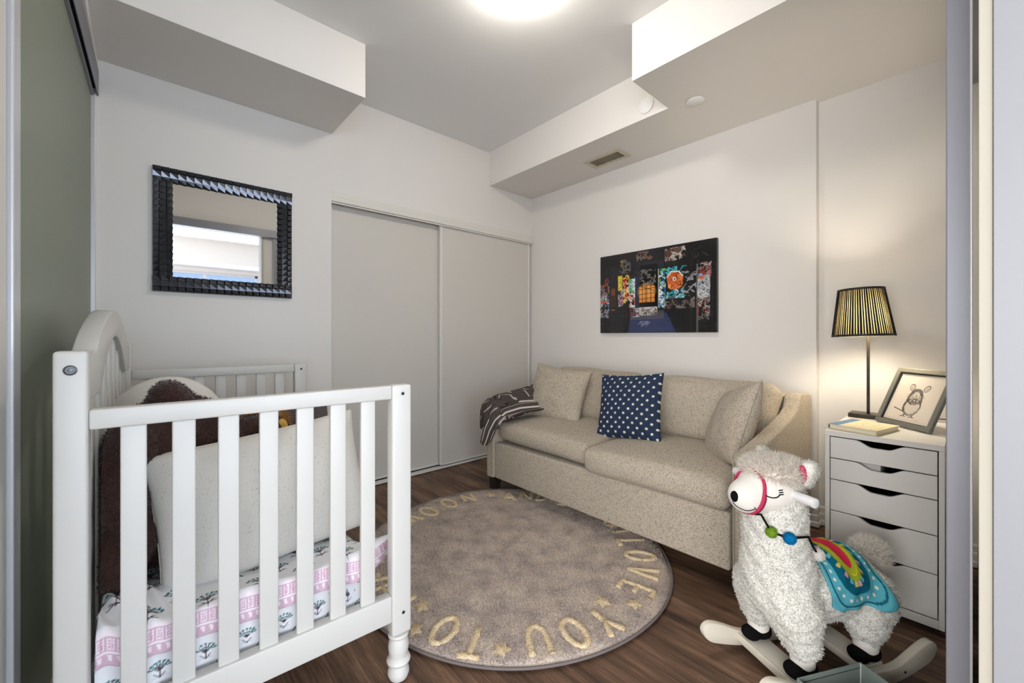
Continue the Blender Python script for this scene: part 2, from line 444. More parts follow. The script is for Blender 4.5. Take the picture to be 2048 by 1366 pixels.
floor = struct(box('floor', (-2.6, -4.1, -0.08), (4.6, 3.7, -0.0075), M['floor']), 'dark brown wood laminate floor')
pw, pl = 0.192, 1.22
pl_mesh = None; row = 0; x = -0.46
while x < 2.96:
    y = -0.55 - pl + (row * 0.437 % pl)
    while y < 2.95:
        if y + pl > -0.5:
            if pl_mesh is None:
                o = softbox('floor_plank', (0, 0, 0), (pw - 0.003, pl - 0.003, 0.008), M['floor'], floor, r=0.0012, k=1, smooth=False); pl_mesh = o.data
            else:
                o = bpy.data.objects.new('floor_plank', pl_mesh); COL.objects.link(o); o.parent = floor
            o.location = (x + pw / 2, y + pl / 2, -0.004)
        y += pl
    x += pw; row += 1

struct(box('ceiling', (-2.6, -4.1, H), (4.6, 3.7, H + 0.1), M['ceil']), 'flat white ceiling')
struct(box('wall_left', (-0.9, 2.90, 0), (0.954, 3.05, H), M['wall']), 'white wall behind crib carrying the black mirror')
struct(box('wall_back', (0.954, YB, 2.095), (3.05, 3.05, H), M['wall']), 'white wall above the sliding closet')
struct(box('wall_closet_back', (-0.9, 3.55, 0), (4.6, 3.65, H), M['wall']), 'back of the closet')
struct(box('wall_right', (XW, 0.6, 0), (3.10, 3.55, H), M['wall']), 'white wall behind the sofa')
struct(box('wall_right_recess', (2.965, -0.16, 0), (3.10, 0.6, H), M['wall']), 'white recessed wall behind the lamp')
struct(box('ceiling_bulkhead_left', (-0.9, 2.334, SOF), (0.956, 2.90, H), M['wall']), 'boxed bulkhead over the crib')
# sofa-side bulkhead: narrow at the far end, deeper near the door
prism('ceiling_bulkhead_right', [(2.36, YB), (2.36, 1.22), (1.963, 1.22), (1.963, -0.03), (2.965, -0.03), (2.965, 0.6), (XW, 0.6), (XW, YB)], 'z', SOF, H, M['wall'])
struct(bpy.data.objects['ceiling_bulkhead_right'], 'boxed bulkhead over the sofa')
# partition with the sliding door opening, in which the camera stands
struct(box('wall_front', (1.08, -0.16, 0), (2.965, -0.025, H), M['wall']), 'partition wall beside the doorway')
struct(box('wall_front_header', (-0.9, -0.16, 2.33), (1.08, -0.025, H), M['wall']), 'wall above the doorway')
# glass door side: pier, wall above
PANE = bpy.data.objects
# living room shell behind the camera
struct(prism('wall_living_left', [(-4.1, 0), (3.65, 0), (3.65, H), (0.6, H), (0.6, 0.3), (-3.1, 0.3), (-3.1, 2.25), (0.6, 2.25), (0.6, H), (-4.1, H)], 'x', -2.6, -2.5, M['wall']), 'far wall of the adjoining room')
ws = struct(box('window_6', (-2.58, -3.1, 0.3), (-2.53, -3.05, 2.25), M['alum_w']), 'unseen side window added to go with the fill light')  # unseen window, put in only to go with the added side light
for k in range(4):
    y0_ = -3.1 + k * 0.925
    for (a_, b_, n_, m_) in (((-2.58, y0_ + 0.875, 0.3), (-2.53, y0_ + 0.925, 2.25), 'mullion', 'alum_w'), ((-2.57, y0_ + 0.05, 0.3), (-2.56, y0_ + 0.875, 2.25), 'pane', 'glass')):
        o = box(n_, a_, b_, M[m_], ws); o.location -= Vector(ws.location)
struct(box('wall_living_right', (4.5, -4.1, 0), (4.6, 3.65, H), M['wall']), 'living room side wall')
struct(box('wall_living_end', (2.965, -0.16, 0), (4.5, -0.025, H), M['wall']), 'living room inner wall')
wf = struct(box('wall_window_header', (-2.5, -4.1, 2.33), (4.5, -3.95, H), M['wall']), 'wall above the living room windows')
struct(box('wall_window_sill', (-2.5, -4.1, 0), (4.5, -3.95, 0.3), M['wall']), 'wall below the living room windows')
struct(box('ceiling_bulkhead_window', (-2.5, -3.95, 2.40), (4.5, -3.2, H), M['wall']), 'boxed bulkhead above the windows')
for i in range(5):
    x0 = -2.5 + i * 1.4; x1 = x0 + 1.4
    w = box('window_%d' % (i + 1), (x0, -4.06, 0.3), (x0 + 0.05, -3.99, 2.33), M['alum_w']); struct(w, 'living room window')
    box('frame_rail', (x0, -4.06, 2.28), (x1, -3.99, 2.33), M['alum_w'], w).location -= Vector(w.location)
    box('frame_rail', (x0, -4.06, 0.3), (x1, -3.99, 0.35), M['alum_w'], w).location -= Vector(w.location)
    box('mullion', (x0 + 0.55, -4.06, 0.35), (x0 + 0.60, -3.99, 2.28), M['alum_w'], w).location -= Vector(w.location)
    box('pane', (x0 + 0.05, -4.03, 0.35), (x0 + 0.55, -4.02, 2.28), M['glass'], w).location -= Vector(w.location)
    box('pane', (x0 + 0.60, -4.03, 0.35), (x1, -4.02, 2.28), M['glass'], w).location -= Vector(w.location)
def rel(o, p):
    o.location = Vector(o.location) - Vector(p.location); return o

# baseboards: stepped profile
def baseboard(name, pts, label):
    """run along floor points, profile stands on the right of the run"""
    prof = [(0, 0), (0.016, 0), (0.016, 0.022), (0.011, 0.030), (0.011, 0.062), (0.007, 0.070), (0.007, 0.098), (0.002, 0.108), (0, 0.108)]
    V = []; F = []; n = len(prof); pts = [Vector(p) for p in pts]
    for i, p in enumerate(pts):
        a = (pts[i] - pts[i - 1]).normalized() if i > 0 else (pts[1] - pts[0]).normalized()
        b = (pts[i + 1] - pts[i]).normalized() if i < len(pts) - 1 else a
        na, nb = Vector((a.y, -a.x)), Vector((b.y, -b.x)); m_ = (na + nb); m_ = m_ / max(0.3, m_.dot(na))
        for (d, z) in prof: V.append((p.x + m_.x * d, p.y + m_.y * d, z))
    for i in range(len(pts) - 1):
        for j in range(n): F.append((i * n + j, i * n + (j + 1) % n, (i + 1) * n + (j + 1) % n, (i + 1) * n + j))
    F.append(tuple(range(n))); F.append(tuple(reversed([(len(pts) - 1) * n + j for j in range(n)])))
    o = mesh(name, V, F, M['trimw']); bm = bmesh.new(); bm.from_mesh(o.data); bmesh.ops.recalc_face_normals(bm, faces=bm.faces); bm.to_mesh(o.data); bm.free()
    return struct(o, label)
baseboard('baseboard_right', [(XW, YB), (XW, 0.6), (2.965, 0.6), (2.965, -0.02)], 'white stepped baseboard along the sofa wall')
baseboard('baseboard_left', [(-0.14, 2.90), (0.954, 2.90)], 'white stepped baseboard behind the crib')

# ---- sliding closet
ct = struct(box('trim_1', (0.954, 2.926, 2.062), (XW - 0.001, 2.944, 2.098), M['trimw'], r=0.004), 'white closet door track fascia')
rel(box('fascia_lower', (0.954, 2.922, 2.030), (XW - 0.001, 2.944, 2.064), M['trimw'], ct, r=0.006, k=2), ct)
rel(box('fascia_lip', (0.954, 2.934, 2.020), (XW - 0.006, 2.945, 2.030), M['trimw'], ct, r=0.001), ct)
rel(box('track_shadow_strip', (0.954, 2.942, 2.0965), (XW - 0.001, 2.9455, 2.0995), M['dark_gap'], ct, r=0), ct)  # solid dark strip painted in as the shadow line above the track
d1 = struct(box('door_1', (0.97, 2.995, 0.03), (1.90, 3.013, 2.09), M['doorw'], r=0.002), 'left sliding closet door, behind')
rel(box('door_stile', (1.853, 2.988, 0.03), (1.88, 3.02, 2.09), M['trimw'], d1, r=0.004, k=2), d1)
rel(box('bottom_rail', (0.97, 2.990, 0.022), (1.853, 3.018, 0.038), M['trimw'], d1), d1)
d2 = struct(box('door_2', (1.86, 2.955, 0.03), (2.885, 2.973, 2.09), M['doorw'], r=0.002), 'right sliding closet door, in front')
rel(box('door_stile', (1.842, 2.948, 0.026), (1.866, 2.98, 2.09), M['trimw'], d2, r=0.006, k=2), d2)
rel(box('door_stile', (2.862, 2.948, 0.026), (2.886, 2.98, 2.09), M['trimw'], d2, r=0.006, k=2), d2)
rel(box('bottom_rail', (1.866, 2.950, 0.022), (2.862, 2.978, 0.038), M['trimw'], d2), d2)
ft = struct(box('trim_2', (0.954, 2.945, -0.002), (XW, 2.95, 0.016), M['trimw'], r=0.002), 'closet floor track')
rel(box('track_bed', (0.954, 2.95, -0.002), (XW, 3.02, 0.004), M['trimw'], ft, r=0), ft)
rel(box('track_rib', (0.954, 2.982, 0.004), (XW, 2.986, 0.014), M['trimw'], ft, r=0), ft)
struct(box('wall_closet_side', (0.80, 3.05, 0), (0.954, 3.55, H), M['wall']), 'closet side wall')

# ---- frosted sliding glass door on the crib side (very slightly out of square)
gd = bpy.data.objects.new('door_3', None); COL.objects.link(gd); gd.location = (-0.168, 2.90, 0); gd.rotation_euler = (0, 0, R(-1.35))
struct(gd, 'frosted green sliding glass door with aluminium frame beside the crib')
box('glass_pane', (-0.030, -1.46, 0.03), (-0.022, -0.02, 2.285), M['frost'], gd, r=0.001)
box('door_stile', (-0.045, -0.022, 0.01), (-0.006, 0.0, 2.30), M['alum_w'], gd, r=0.002)
box('door_stile', (-0.045, -1.52, 0.01), (-0.004, -1.46, 2.30), M['alum_w'], gd, r=0.004)
box('seal', (-0.021, -1.462, 0.03), (-0.012, -1.455, 2.28), M['alum'], gd, r=0.002)
box('top_rail', (-0.045, -1.5, 2.285), (-0.010, 0, 2.30), M['alum'], gd)
tr = bpy.data.objects.new('trim_3', None); COL.objects.link(tr); tr.location = gd.location; tr.rotation_euler = gd.rotation_euler
struct(tr, 'dark overhead track channel of the glass door')
box('track_fascia', (0.000, -2.4, 2.295), (0.004, -0.002, 2.42), M['alum'], tr, r=0.001)
box('track_back', (-0.06, -2.4, 2.30), (-0.055, -0.002, 2.42), M['alum'], tr, r=0.001)
box('track_channel', (-0.055, -2.4, 2.33), (0.0, -0.002, 2.335), M['dark_gap'], tr, r=0)
box('track_rail', (-0.03, -2.4, 2.302), (-0.018, -0.01, 2.33), M['dark_gap'], tr, r=0.001)
wl = struct(box('wall_door_header', (-0.40, -0.16, 2.42), (-0.168, 2.90, H), M['wall']), 'wall above the glass door')
pier = struct(box('wall_pier', (-0.42, 0.75, 0), (-0.215, 1.36, 2.42), M['trimw'], r=0.003), 'pale pier at the left edge of the doorway')
# ---- frosted sliding panel whose end stands beside the dresser
sd = struct(box('door_4', (1.20, 0.0, 0.012), (1.262, 0.034, 2.30), M['alum'], r=0.002), 'frosted sliding door panel with aluminium stile at the doorway')
rel(box('glass_pane', (1.262, 0.012, 0.05), (2.08, 0.020, 2.25), M['frost'], sd), sd)
rel(box('door_stile', (2.08, 0.0, 0.012), (2.13, 0.034, 2.30), M['alum'], sd), sd)
rel(box('top_rail', (1.262, 0.002, 2.25), (2.08, 0.032, 2.30), M['alum'], sd), sd)
rel(box('bottom_rail', (1.262, 0.002, 0.012), (2.08, 0.032, 0.06), M['alum'], sd), sd)
rel(box('edge_highlight', (1.196, -0.002, 0.012), (1.203, 0.002, 2.30), M['alum_w'], sd), sd)  # paler strip standing in for the highlight along the stile edge
struct(box('trim_6', (1.074, -0.165, 0), (1.0795, -0.025, 2.33), mat('jamb_grey', rgb(144, 145, 148), 0.45, 0.4), r=0.001), 'grey cap added to darken the over-lit end of the partition wall')  # darker cap added because the side light overexposes this wall end
struct(box('trim_5', (1.078, -0.0243, 0), (1.094, -0.0085, 2.30), M.setdefault('beige', mat('beige_jamb', rgb(176, 170, 156), 0.6)), r=0.001), 'beige jamb strip at the doorway')
tk = struct(box('trim_4', (-0.16, -0.025, 2.31), (2.96, 0.045, 2.40), M['alum'], r=0.003), 'overhead track of the doorway panel')

# ---- vent, cover discs
vent = thing('ceiling_vent', 'beige slotted air vent under the bulkhead above the sofa', 'vent', (2.675, 1.885, SOF - 0.0005))
for (a, b) in (((-0.085, -0.165, -0.006), (-0.055, 0.165, 0)), ((0.055, -0.165, -0.006), (0.085, 0.165, 0)), ((-0.055, -0.165, -0.006), (0.055, -0.128, 0)), ((-0.055, 0.128, -0.006), (0.055, 0.165, 0))):
    box('vent_frame', a, b, M.setdefault('vent', mat('vent_beige', rgb(206, 196, 172), 0.5)), vent)
box('vent_throat', (-0.055, -0.128, -0.001), (0.055, 0.128, 0), M['dark_gap'], vent, r=0)
sl = None
for i in range(15):
    y = -0.112 + i * 0.016
    if sl is None:
        o = softbox('vent_slat', (0, y, -0.004), (0.11, 0.0065, 0.002), M['vent'], vent, r=0.0006, k=1, rot=(R(12), 0, 0)); sl = o.data
    else:
        o = bpy.data.objects.new('vent_slat', sl); COL.objects.link(o); o.parent = vent; o.location = (0, y, -0.004); o.rotation_euler = (R(12), 0, 0)
dk = lathe('sprinkler_cover', [(0.0, 0), (0.048, 0), (0.05, -0.002), (0.05, -0.005), (0.047, -0.007), (0, -0.0075)], M['ceil'], None, 32, (2.40, 1.075, SOF - 0.002))
tag(dk, 'white round cover disc under the bulkhead near the vent', 'cover disc', 'white cover discs')
dk2 = lathe('sprinkler_cover', [(0.0, 0), (0.048, 0), (0.05, 0.002), (0.05, 0.005), (0.047, 0.007), (0, 0.0075)], M['ceil'], None, 32, (2.358, 1.365, 2.555))
dk2.rotation_euler = (0, R(-90), 0); tag(dk2, 'white round cover disc on the upright face of the bulkhead', 'cover disc', 'white cover discs')

# ---- ceiling lamp
lampc = thing('ceiling_lamp', 'glowing white dome ceiling lamp', 'lamp', (1.30, 1.40, H))
M['dome'] = mat('lit_opal_glass', (1, 1, 1, 1), 0.3, emit=((1.0, 0.94, 0.85, 1), 38.0))
lathe('lamp_base', [(0.0, -0.012), (0.140, -0.012), (0.145, -0.008), (0.145, -0.0005), (0, -0.0005)][::-1], M['trimw'], lampc, 48)
lathe('glass_dome', [(0.001, -0.105), (0.026, -0.1035), (0.052, -0.098), (0.078, -0.088), (0.099, -0.074), (0.116, -0.056), (0.127, -0.036), (0.132, -0.012)], M['dome'], lampc, 48)


# ================================================================== CRIB (converted: open on the sofa side)
crib = thing('crib', 'white wooden convertible crib with slatted ends and arched back', 'crib', (-0.138, 1.244, 0), R(-2.0))
CL, CW = 1.36, 0.79                                # length along y, width along x
PT = 0.046                                         # thickness of end frames
def leg_turned(x, y):
    lathe('turned_leg', [(0.010, 0), (0.029, 0.0), (0.034, 0.012), (0.034, 0.022), (0.029, 0.038), (0.027, 0.044), (0.035, 0.048), (0.038, 0.056), (0.035, 0.064), (0.028, 0.070),
        (0.031, 0.085), (0.033, 0.100), (0.031, 0.116), (0.027, 0.130), (0.032, 0.134), (0.033, 0.139), (0.029, 0.144), (0.01, 0.146)], M['crib'], crib, 28, (x, y, 0))
for ye in (0.0, CL - PT):
    near = ye == 0.0
    o = softbox('corner_post', (CW - 0.0325, ye + PT / 2, 0.545), (0.065, PT, 0.80), M['crib'], crib, r=0.008, k=3)
    softbox('corner_post', (0.026, ye + PT / 2, 0.607), (0.052, PT, 0.925), M['crib'], crib, r=0.008, k=3)
    leg_turned(CW - 0.035, ye + PT / 2); leg_turned(0.026, ye + PT / 2)
    softbox('top_rail', ((0.052 + CW - 0.065) / 2, ye + 0.0215, 0.9225), (CW - 0.117, 0.036, 0.043), M['crib'], crib, r=0.005, k=2)
    softbox('bottom_rail', ((0.052 + CW - 0.065) / 2, ye + 0.0215, 0.236), (CW - 0.117, 0.036, 0.084), M['crib'], crib, r=0.004, k=2)
    for i in range(7):
        softbox('slat', (0.122 + i * 0.0885, ye + 0.0215, 0.588), (0.0445, 0.016, 0.628), M['crib'], crib, r=0.004, k=2)
    for (bx, bz) in ((CW - 0.031, 0.917), (CW - 0.029, 0.215)):
        b = lathe('bolt_hole', [(0.0, 0), (0.009, 0), (0.009, 0.0015), (0.006, 0.0015), (0.006, 0.0008), (0.0, 0.0008)], M['crib'], crib, 20, (bx, ye - 0.0002, bz)); b.rotation_euler = (R(90), 0, 0)
        c = lathe('bolt', [(0.0, 0.0006), (0.0052, 0.0006), (0.0052, 0.0014), (0, 0.0014)], M['black_m'], b, 16)
    b = lathe('bolt', [(0, 0), (0.0105, 0), (0.0105, 0.002), (0.008, 0.003), (0.0075, 0.0015), (0.005, 0.0015), (0.0045, 0.0025), (0, 0.0028)], M['steel'], crib, 24, (0.026, ye - 0.0005, 1.03)); b.rotation_euler = (R(90), 0, 0)
# arched back panel along the glass door
def arch(y, base, rise, y0, y1):
    t = np.clip((y - y0) / (y1 - y0), 0, 1); return base + rise * np.sin(math.pi * t) ** 0.8
ys = np.linspace(PT, CL - PT, 60); a0, a1 = 0.19, CL - 0.19
top = [(y, arch(y, 1.062, 0.125, a0, a1)) for y in ys]; bot = [(y, arch(y, 0.955, 0.145, a0 + 0.09, a1 - 0.09)) for y in ys]
prism('arched_back_rail', top + bot[::-1], 'x', 0.003, 0.047, M['crib'], crib, bev=0.004, segs=2, smooth=True)
softbox('back_bottom_rail', (0.025, CL / 2, 0.235), (0.04, CL - 2 * PT, 0.09), M['crib'], crib, r=0.004)
nb = 9
for i in range(nb):
    y = PT + 0.075 + i * (CL - 2 * PT - 0.15) / (nb - 1); zt = float(arch(y, 0.955, 0.145, a0 + 0.09, a1 - 0.09)) + 0.03
    softbox('back_slat', (0.025, y, (0.26 + zt) / 2), (0.018, 0.062, zt - 0.26), M['crib'], crib, r=0.004, k=2)
for y in (0.12, CL / 2, CL - 0.12): box('mattress_support', (0.05, y - 0.03, 0.215), (CW - 0.08, y + 0.03, 0.235), M['steel'], crib)
box('support_bracket', (CW - 0.115, 0.05, 0.20), (CW - 0.105, 0.085, 0.36), M['steel'], crib)
CM = Matrix.Translation((-0.138, 1.244, 0)) @ Matrix.Rotation(R(-2.0), 4, 'Z')
def C(x, y, z): return CM @ Vector((x, y, z))

# ---- sheet motif: little block-printed bushes
def motif_tile(n=150, flip=False, big=False):
    c = Canvas(n, n, (232, 232, 234))
    ink, teal, dark = (86, 62, 74), (112, 158, 160), (70, 70, 84)
    def bush(cx, cy, s, fl=1):
        r_ = random.Random(int(cx * 100 + cy * 1000))
        for i in range(-3, 4):
            a = i * 0.42; ex, ey = cx + math.sin(a) * s * 0.9, cy - fl * math.cos(a) * s * 0.75
            c.line([(cx, cy + fl * s * 0.25), ((cx * 0.6 + ex * 0.4), (cy + ey) / 2 + fl * s * 0.05), (ex, ey)], 0.022, ink)
            c.ell(ex, ey, 0.040, 0.040, teal); c.ell(ex, ey, 0.020, 0.020, dark)
        for i in range(-2, 3):
            a = i * 0.5; c.ell(cx + math.sin(a) * s * 0.5, cy - fl * math.cos(a) * s * 0.35, 0.026, 0.032, teal)
            c.line([(cx + math.sin(a) * s * 0.5 - 0.03, cy - fl * math.cos(a) * s * 0.35), (cx + math.sin(a) * s * 0.5 + 0.03, cy - fl * math.cos(a) * s * 0.35 - 0.02)], 0.012, dark)
        c.line([(cx, cy), (cx, cy + fl * s * 0.95)], 0.02, ink)
        for k in (-1, 1):
            c.line([(cx, cy + fl * s * 0.9), (cx + k * s * 0.45, cy + fl * s * 0.45)], 0.024, ink); c.line([(cx, cy + fl * s * 0.75), (cx + k * s * 0.6, cy + fl * s * 0.75)], 0.02, ink)
    for ox in (-1, 0, 1):
        for oy in (-1, 0, 1): bush(0.25 + ox, 0.25 + oy, 0.26); bush(0.75 + ox, 0.75 + oy, 0.26)
    return c
TILE = motif_tile()
BORDER = Canvas(96, 96, (204, 174, 188))
BORDER.rect(0, 0.02, 1, 0.06, (236, 222, 228)); BORDER.rect(0, 0.52, 1, 0.60, (238, 226, 232))
for i in range(3):
    x0 = i / 3 + 0.04
    BORDER.rect(x0, 0.10, x0 + 0.25, 0.48, (236, 224, 230)); BORDER.line([(x0 + 0.125, 0.12), (x0 + 0.125, 0.46)], 0.03, (204, 156, 180))
    for k in range(5):
        BORDER.ell(x0 + 0.07, 0.15 + k * 0.07, 0.035, 0.022, (208, 160, 184)); BORDER.ell(x0 + 0.18, 0.15 + k * 0.07, 0.035, 0.022, (208, 160, 184))
    BORDER.poly([(x0, 0.66), (x0 + 0.15, 0.64), (x0 + 0.17, 0.84), (x0 + 0.08, 0.87)], (236, 224, 230))
M['print'] = mat('printed_cotton', (1, 1, 1, 1), 0.85, 0.2, attr=True, bump=(500, 0.12))
M['cotton'] = mat('white_cotton', rgb(228, 228, 230), 0.85, 0.2)

mattress = thing('mattress', 'crib mattress in a white cotton sheet printed with teal and plum flowers', 'mattress', C(0, 0, 0), R(-2.0))
mx0, mx1, my0, my1, mz0, mz1 = 0.056, 0.665, 0.055, CL - 0.055, 0.236, 0.405
softbox('mattress_body', ((mx0 + mx1) / 2, (my0 + my1) / 2, (mz0 + mz1) / 2), (mx1 - mx0 - 0.006, my1 - my0 - 0.006, mz1 - mz0 - 0.006), M['cotton'], mattress, r=0.04, k=4)
# printed sheet wrapped round: near end face, then the open long side
def sheet(u, v):
    s = u * (mx1 - mx0 + 0.55); x = np.minimum(mx0 + s, mx1); over = np.maximum(s - (mx1 - mx0), 0)
    y = my0 + over; r_ = 0.02
    wv = 0.0025 * np.sin(s * 31) * (0.3 + v) + 0.002 * np.sin(s * 83 + v * 4)
    return np.stack([x + np.where(over > 0, wv, 0) , y - np.where(over > 0, 0, wv) , mz0 + 0.005 + (mz1 - mz0 - 0.012) * v], 1)
grid_mesh('fitted_sheet', sheet, 420, 60, M['print'], mattress, lambda u, v: TILE.at(u * 1.16 / 0.088, -v * 0.16 / 0.088))
tg = box('care_tag', (0.06, 0.047, 0.262), (0.125, 0.0485, 0.292), M['cotton'], mattress); tg.rotation_euler = (0, R(-24), 0)
tx = text_mesh('tag_print', 'UNDER PENALTY OF LAW', 0.0062, M['black_m'], tg); tx.location = (-0.034, -0.0012, 0.006); tx.rotation_euler = (R(90), 0, 0)

quilt = thing('quilt', 'floral cotton quilt with a pink block-printed border spread over the crib mattress', 'quilt', C(0, 0, 0), R(-2.0))
QX0, QX1, QY0, QY1 = 0.058, 0.70, 0.045, 1.25
def quilt_fn(u, v):
    # v: 0 = lower edge of the near drop ... 1 = far end
    drop = 0.066; L = drop + QY1 - QY0; s = v * L; on = s > drop; x = QX0 + u * (QX1 - QX0)
    y = np.where(on, QY0 + 0.012 + (s - drop), QY0 - 0.004)
    z = np.where(on, 0.420, 0.416 - (drop - s))
    bend = np.clip((s - drop + 0.03) / 0.06, 0, 1); rnd = np.sin(bend * math.pi) * 0.006
    z = z + np.where(on, 0.006 * np.sin(x * 21 + y * 13) + 0.005 * np.sin(x * 9 - y * 31) * np.clip(y * 3, 0, 1), 0) + rnd * 0.5
    y = y + np.where(on, 0, 0.003 * np.sin(x * 37) - 0.002 * np.sin(x * 71))
    z = z + np.where(on, 0, 0.004 * np.sin(x * 26 + 1))
    # rucked-up folds in the corner by the back posts
    k = np.clip(1 - np.hypot((x - 0.09) / 0.13, (y - 0.16) / 0.16), 0, 1); z = z + k * (0.05 + 0.012 * np.sin(x * 150 + y * 60))
    # open long side hangs over the mattress edge
    ov = np.clip(x - 0.655, 0, 1); z = z - ov * 1.5 * np.clip((y - 0.10) * 8, 0, 1); x = x - ov * 0.55 * np.clip((y - 0.10) * 8, 0, 1)
    # lifted corner beside the post
    kc = np.clip((u - 0.9) / 0.1, 0, 1) * np.clip(1 - v / 0.12, 0, 1); x = x + kc * 0.10; y = y + kc * 0.075; z = z + kc * 0.012
    return np.stack([x, y, z], 1)
def quilt_col(u, v):
    drop = 0.066; L = drop + QY1 - QY0; s = v * L
    b = BORDER.at(u * (QX1 - QX0) / 0.05, 0.99 - np.clip(s / drop, 0, 0.999) * 0.98)
    t = TILE.at(u * (QX1 - QX0) / 0.115, -(s - drop) / 0.115)
    return np.where((s < drop)[:, None], b, t)
q = grid_mesh('quilt_cover', quilt_fn, 300, 460, M['print'], quilt, quilt_col)
sm = q.modifiers.new('solid', 'SOLIDIFY'); sm.thickness = 0.006; sm.offset = -1
q.data.materials[0] = M['print']

# ---- pillows and blanket in the crib
def place(o, loc, n, up=(0, 0, 1), roll=0.0):
    x, y, z = basis(n, up); o.matrix_world = frame_mat(x, y, z, loc) @ Matrix.Rotation(roll, 4, 'Z')
cp = pillow('cream_pillow', 0.575, 0.40, 0.17, M['linen'], None, N=40, pinch=0.045, p=0.40, wr=0.0035, seed=3)
place(cp, (0.300, 1.472, 0.605), (-0.05, -1, 0.22), roll=R(7))
tag(cp, 'large cream linen cushion leaning behind the crib slats', 'cushion')
M['piping'] = mat('cream_piping', rgb(224, 218, 208), 0.85)
def piping(parent, w, h, pinch, m, rad=0.0028):
    pts = []; n = 40
    for k in range(4):
        for i in range(n):
            t = -1 + 2 * i / n; u, v = [(t, -1), (1, t), (-t, 1), (-1, -t)][k]
            pts.append((w / 2 * u * (1 - pinch * (1 - v * v)) , h / 2 * v * (1 - pinch * (1 - u * u)), 0))
    pts.append(pts[0]); return tube('seam_piping', pts, rad, m, parent, 6)
piping(cp, 0.575, 0.40, 0.045, M['piping'])

M['plush'] = mat('brown_plush', rgb(66, 44, 38), 0.95, 0.1, sheen=0.3, vary=(30, 0.25))
bl = thing('plush_blanket', 'dark brown plush blanket heaped between the cream cushion and crib back', 'blanket', (0.10, 1.60, 0.43))
bm1 = voxel_union([((-0.14, -0.01, 0.12), 0.11, (-0.11, 0.03, 0.33), 0.10), ((0.02, 0.02, 0.10), 0.12, (-0.03, 0.05, 0.435), 0.085), ((0.12, 0.04, 0.10), 0.11, (0.08, 0.06, 0.36), 0.075),
    ((0.02, 0.06, 0.42), 0.075, (-0.08, 0.05, 0.40), 0.08), ((0.10, 0.08, 0.35), 0.07, (0.27, 0.10, 0.30), 0.06), ((0.2, 0.06, 0.1), 0.09, (0.26, 0.09, 0.28), 0.07), ((-0.15, 0.0, 0.08), 0.08, (0.2, 0.02, 0.08), 0.09), ((-0.145, -0.11, 0.07), 0.07, (-0.14, -0.05, 0.36), 0.07), ((-0.04, -0.01, 0.06), 0.07, (-0.05, 0.0, 0.38), 0.08)], 0.010, 6)
for v, vn in zip(bm1.vertices, [v.normal.copy() for v in bm1.vertices]):
    p = v.co; k = 0.010 * math.sin(p.x * 38 + p.z * 31) + 0.008 * math.sin(p.x * 17 - p.z * 47 + 2)
    v.co = p + vn * k
    v.co.z = max(v.co.z, 0.006); v.co.x = max(v.co.x, -0.178)
bo = link('blanket_body', bm1, M['plush'], bl, True)
fur('plush_pile', [(bm1, Matrix.Identity(4))], 42000, 0.011, 0.0016, M['plush'], bl, lift=0.7, curl=0.6, bias=(0, 0, -0.3), seed=5)

cbm = voxel_union([((0, 0, 0.22), (0.20, 0.085, 0.235))], 0.012, 4); cb = link('cushion', cbm, M['linen'], None, True)
cb.location = (0.070, 1.98, 0.505); cb.rotation_euler = (R(-14), 0, 0)
tag(cb, 'round-topped beige cushion peeping out above the brown plush blanket', 'cushion')
M['grey_felt'] = speckled('grey_felt', rgb(96, 88, 88), rgb(52, 46, 46), 0.6, scale=400, stretch=(1, 1, 1))
gc = pillow('cushion', 0.40, 0.40, 0.13, M['grey_felt'], None, N=22, pinch=0.04, seed=12)
place(gc, (0.42, 1.90, 0.63), (-0.2, -1, 0.25), roll=R(5)); tag(gc, 'dark grey speckled cushion behind the plush toy', 'cushion')
M['tan_fur'] = mat('tan_fur', rgb(168, 124, 78), 0.9, 0.1); M['beak'] = mat('yellow_felt', rgb(206, 168, 84), 0.85, 0.1)
toy = thing('plush_toy', 'tan furry plush toy with a yellow beak behind the cream cushion', 'plush toy', (0.335, 1.745, 0.452))
tm = voxel_union([((0, 0, 0.12), (0.085, 0.075, 0.12)), ((0.0, -0.01, 0.325), (0.072, 0.065, 0.068)), ((0, 0, 0.2), (0.07, 0.065, 0.10))], 0.012, 5)
link('toy_body', tm, M['tan_fur'], toy, True)
fur('toy_fur', [(tm, Matrix.Identity(4))], 7000, 0.03, 0.0022, M['tan_fur'], toy, lift=0.8, curl=0.5, bias=(0.25, 0, 0.1), seed=6)
bk = voxel_union([((0.035, -0.080, 0.330), 0.022, (0.055, -0.100, 0.285), 0.011)], 0.005, 3); link('beak', bk, M['beak'], toy, True)

# ================================================================== WALL MIRROR
mir = thing('wall_mirror', 'square wall mirror with a black glossy faceted frame', 'mirror', (0.3705, 2.899, 1.675))
MW, FWD = 0.668, 0.086
box('backing', (-MW / 2 + 0.004, -0.012, -MW / 2 + 0.004), (MW / 2 - 0.004, 0, MW / 2 - 0.004), M['black_m'], mir)
gi = MW / 2 - FWD + 0.004
mg = box('mirror_glass', (-gi, -0.0165, -gi), (gi, -0.012, gi), M['mirror'], mir, r=0)
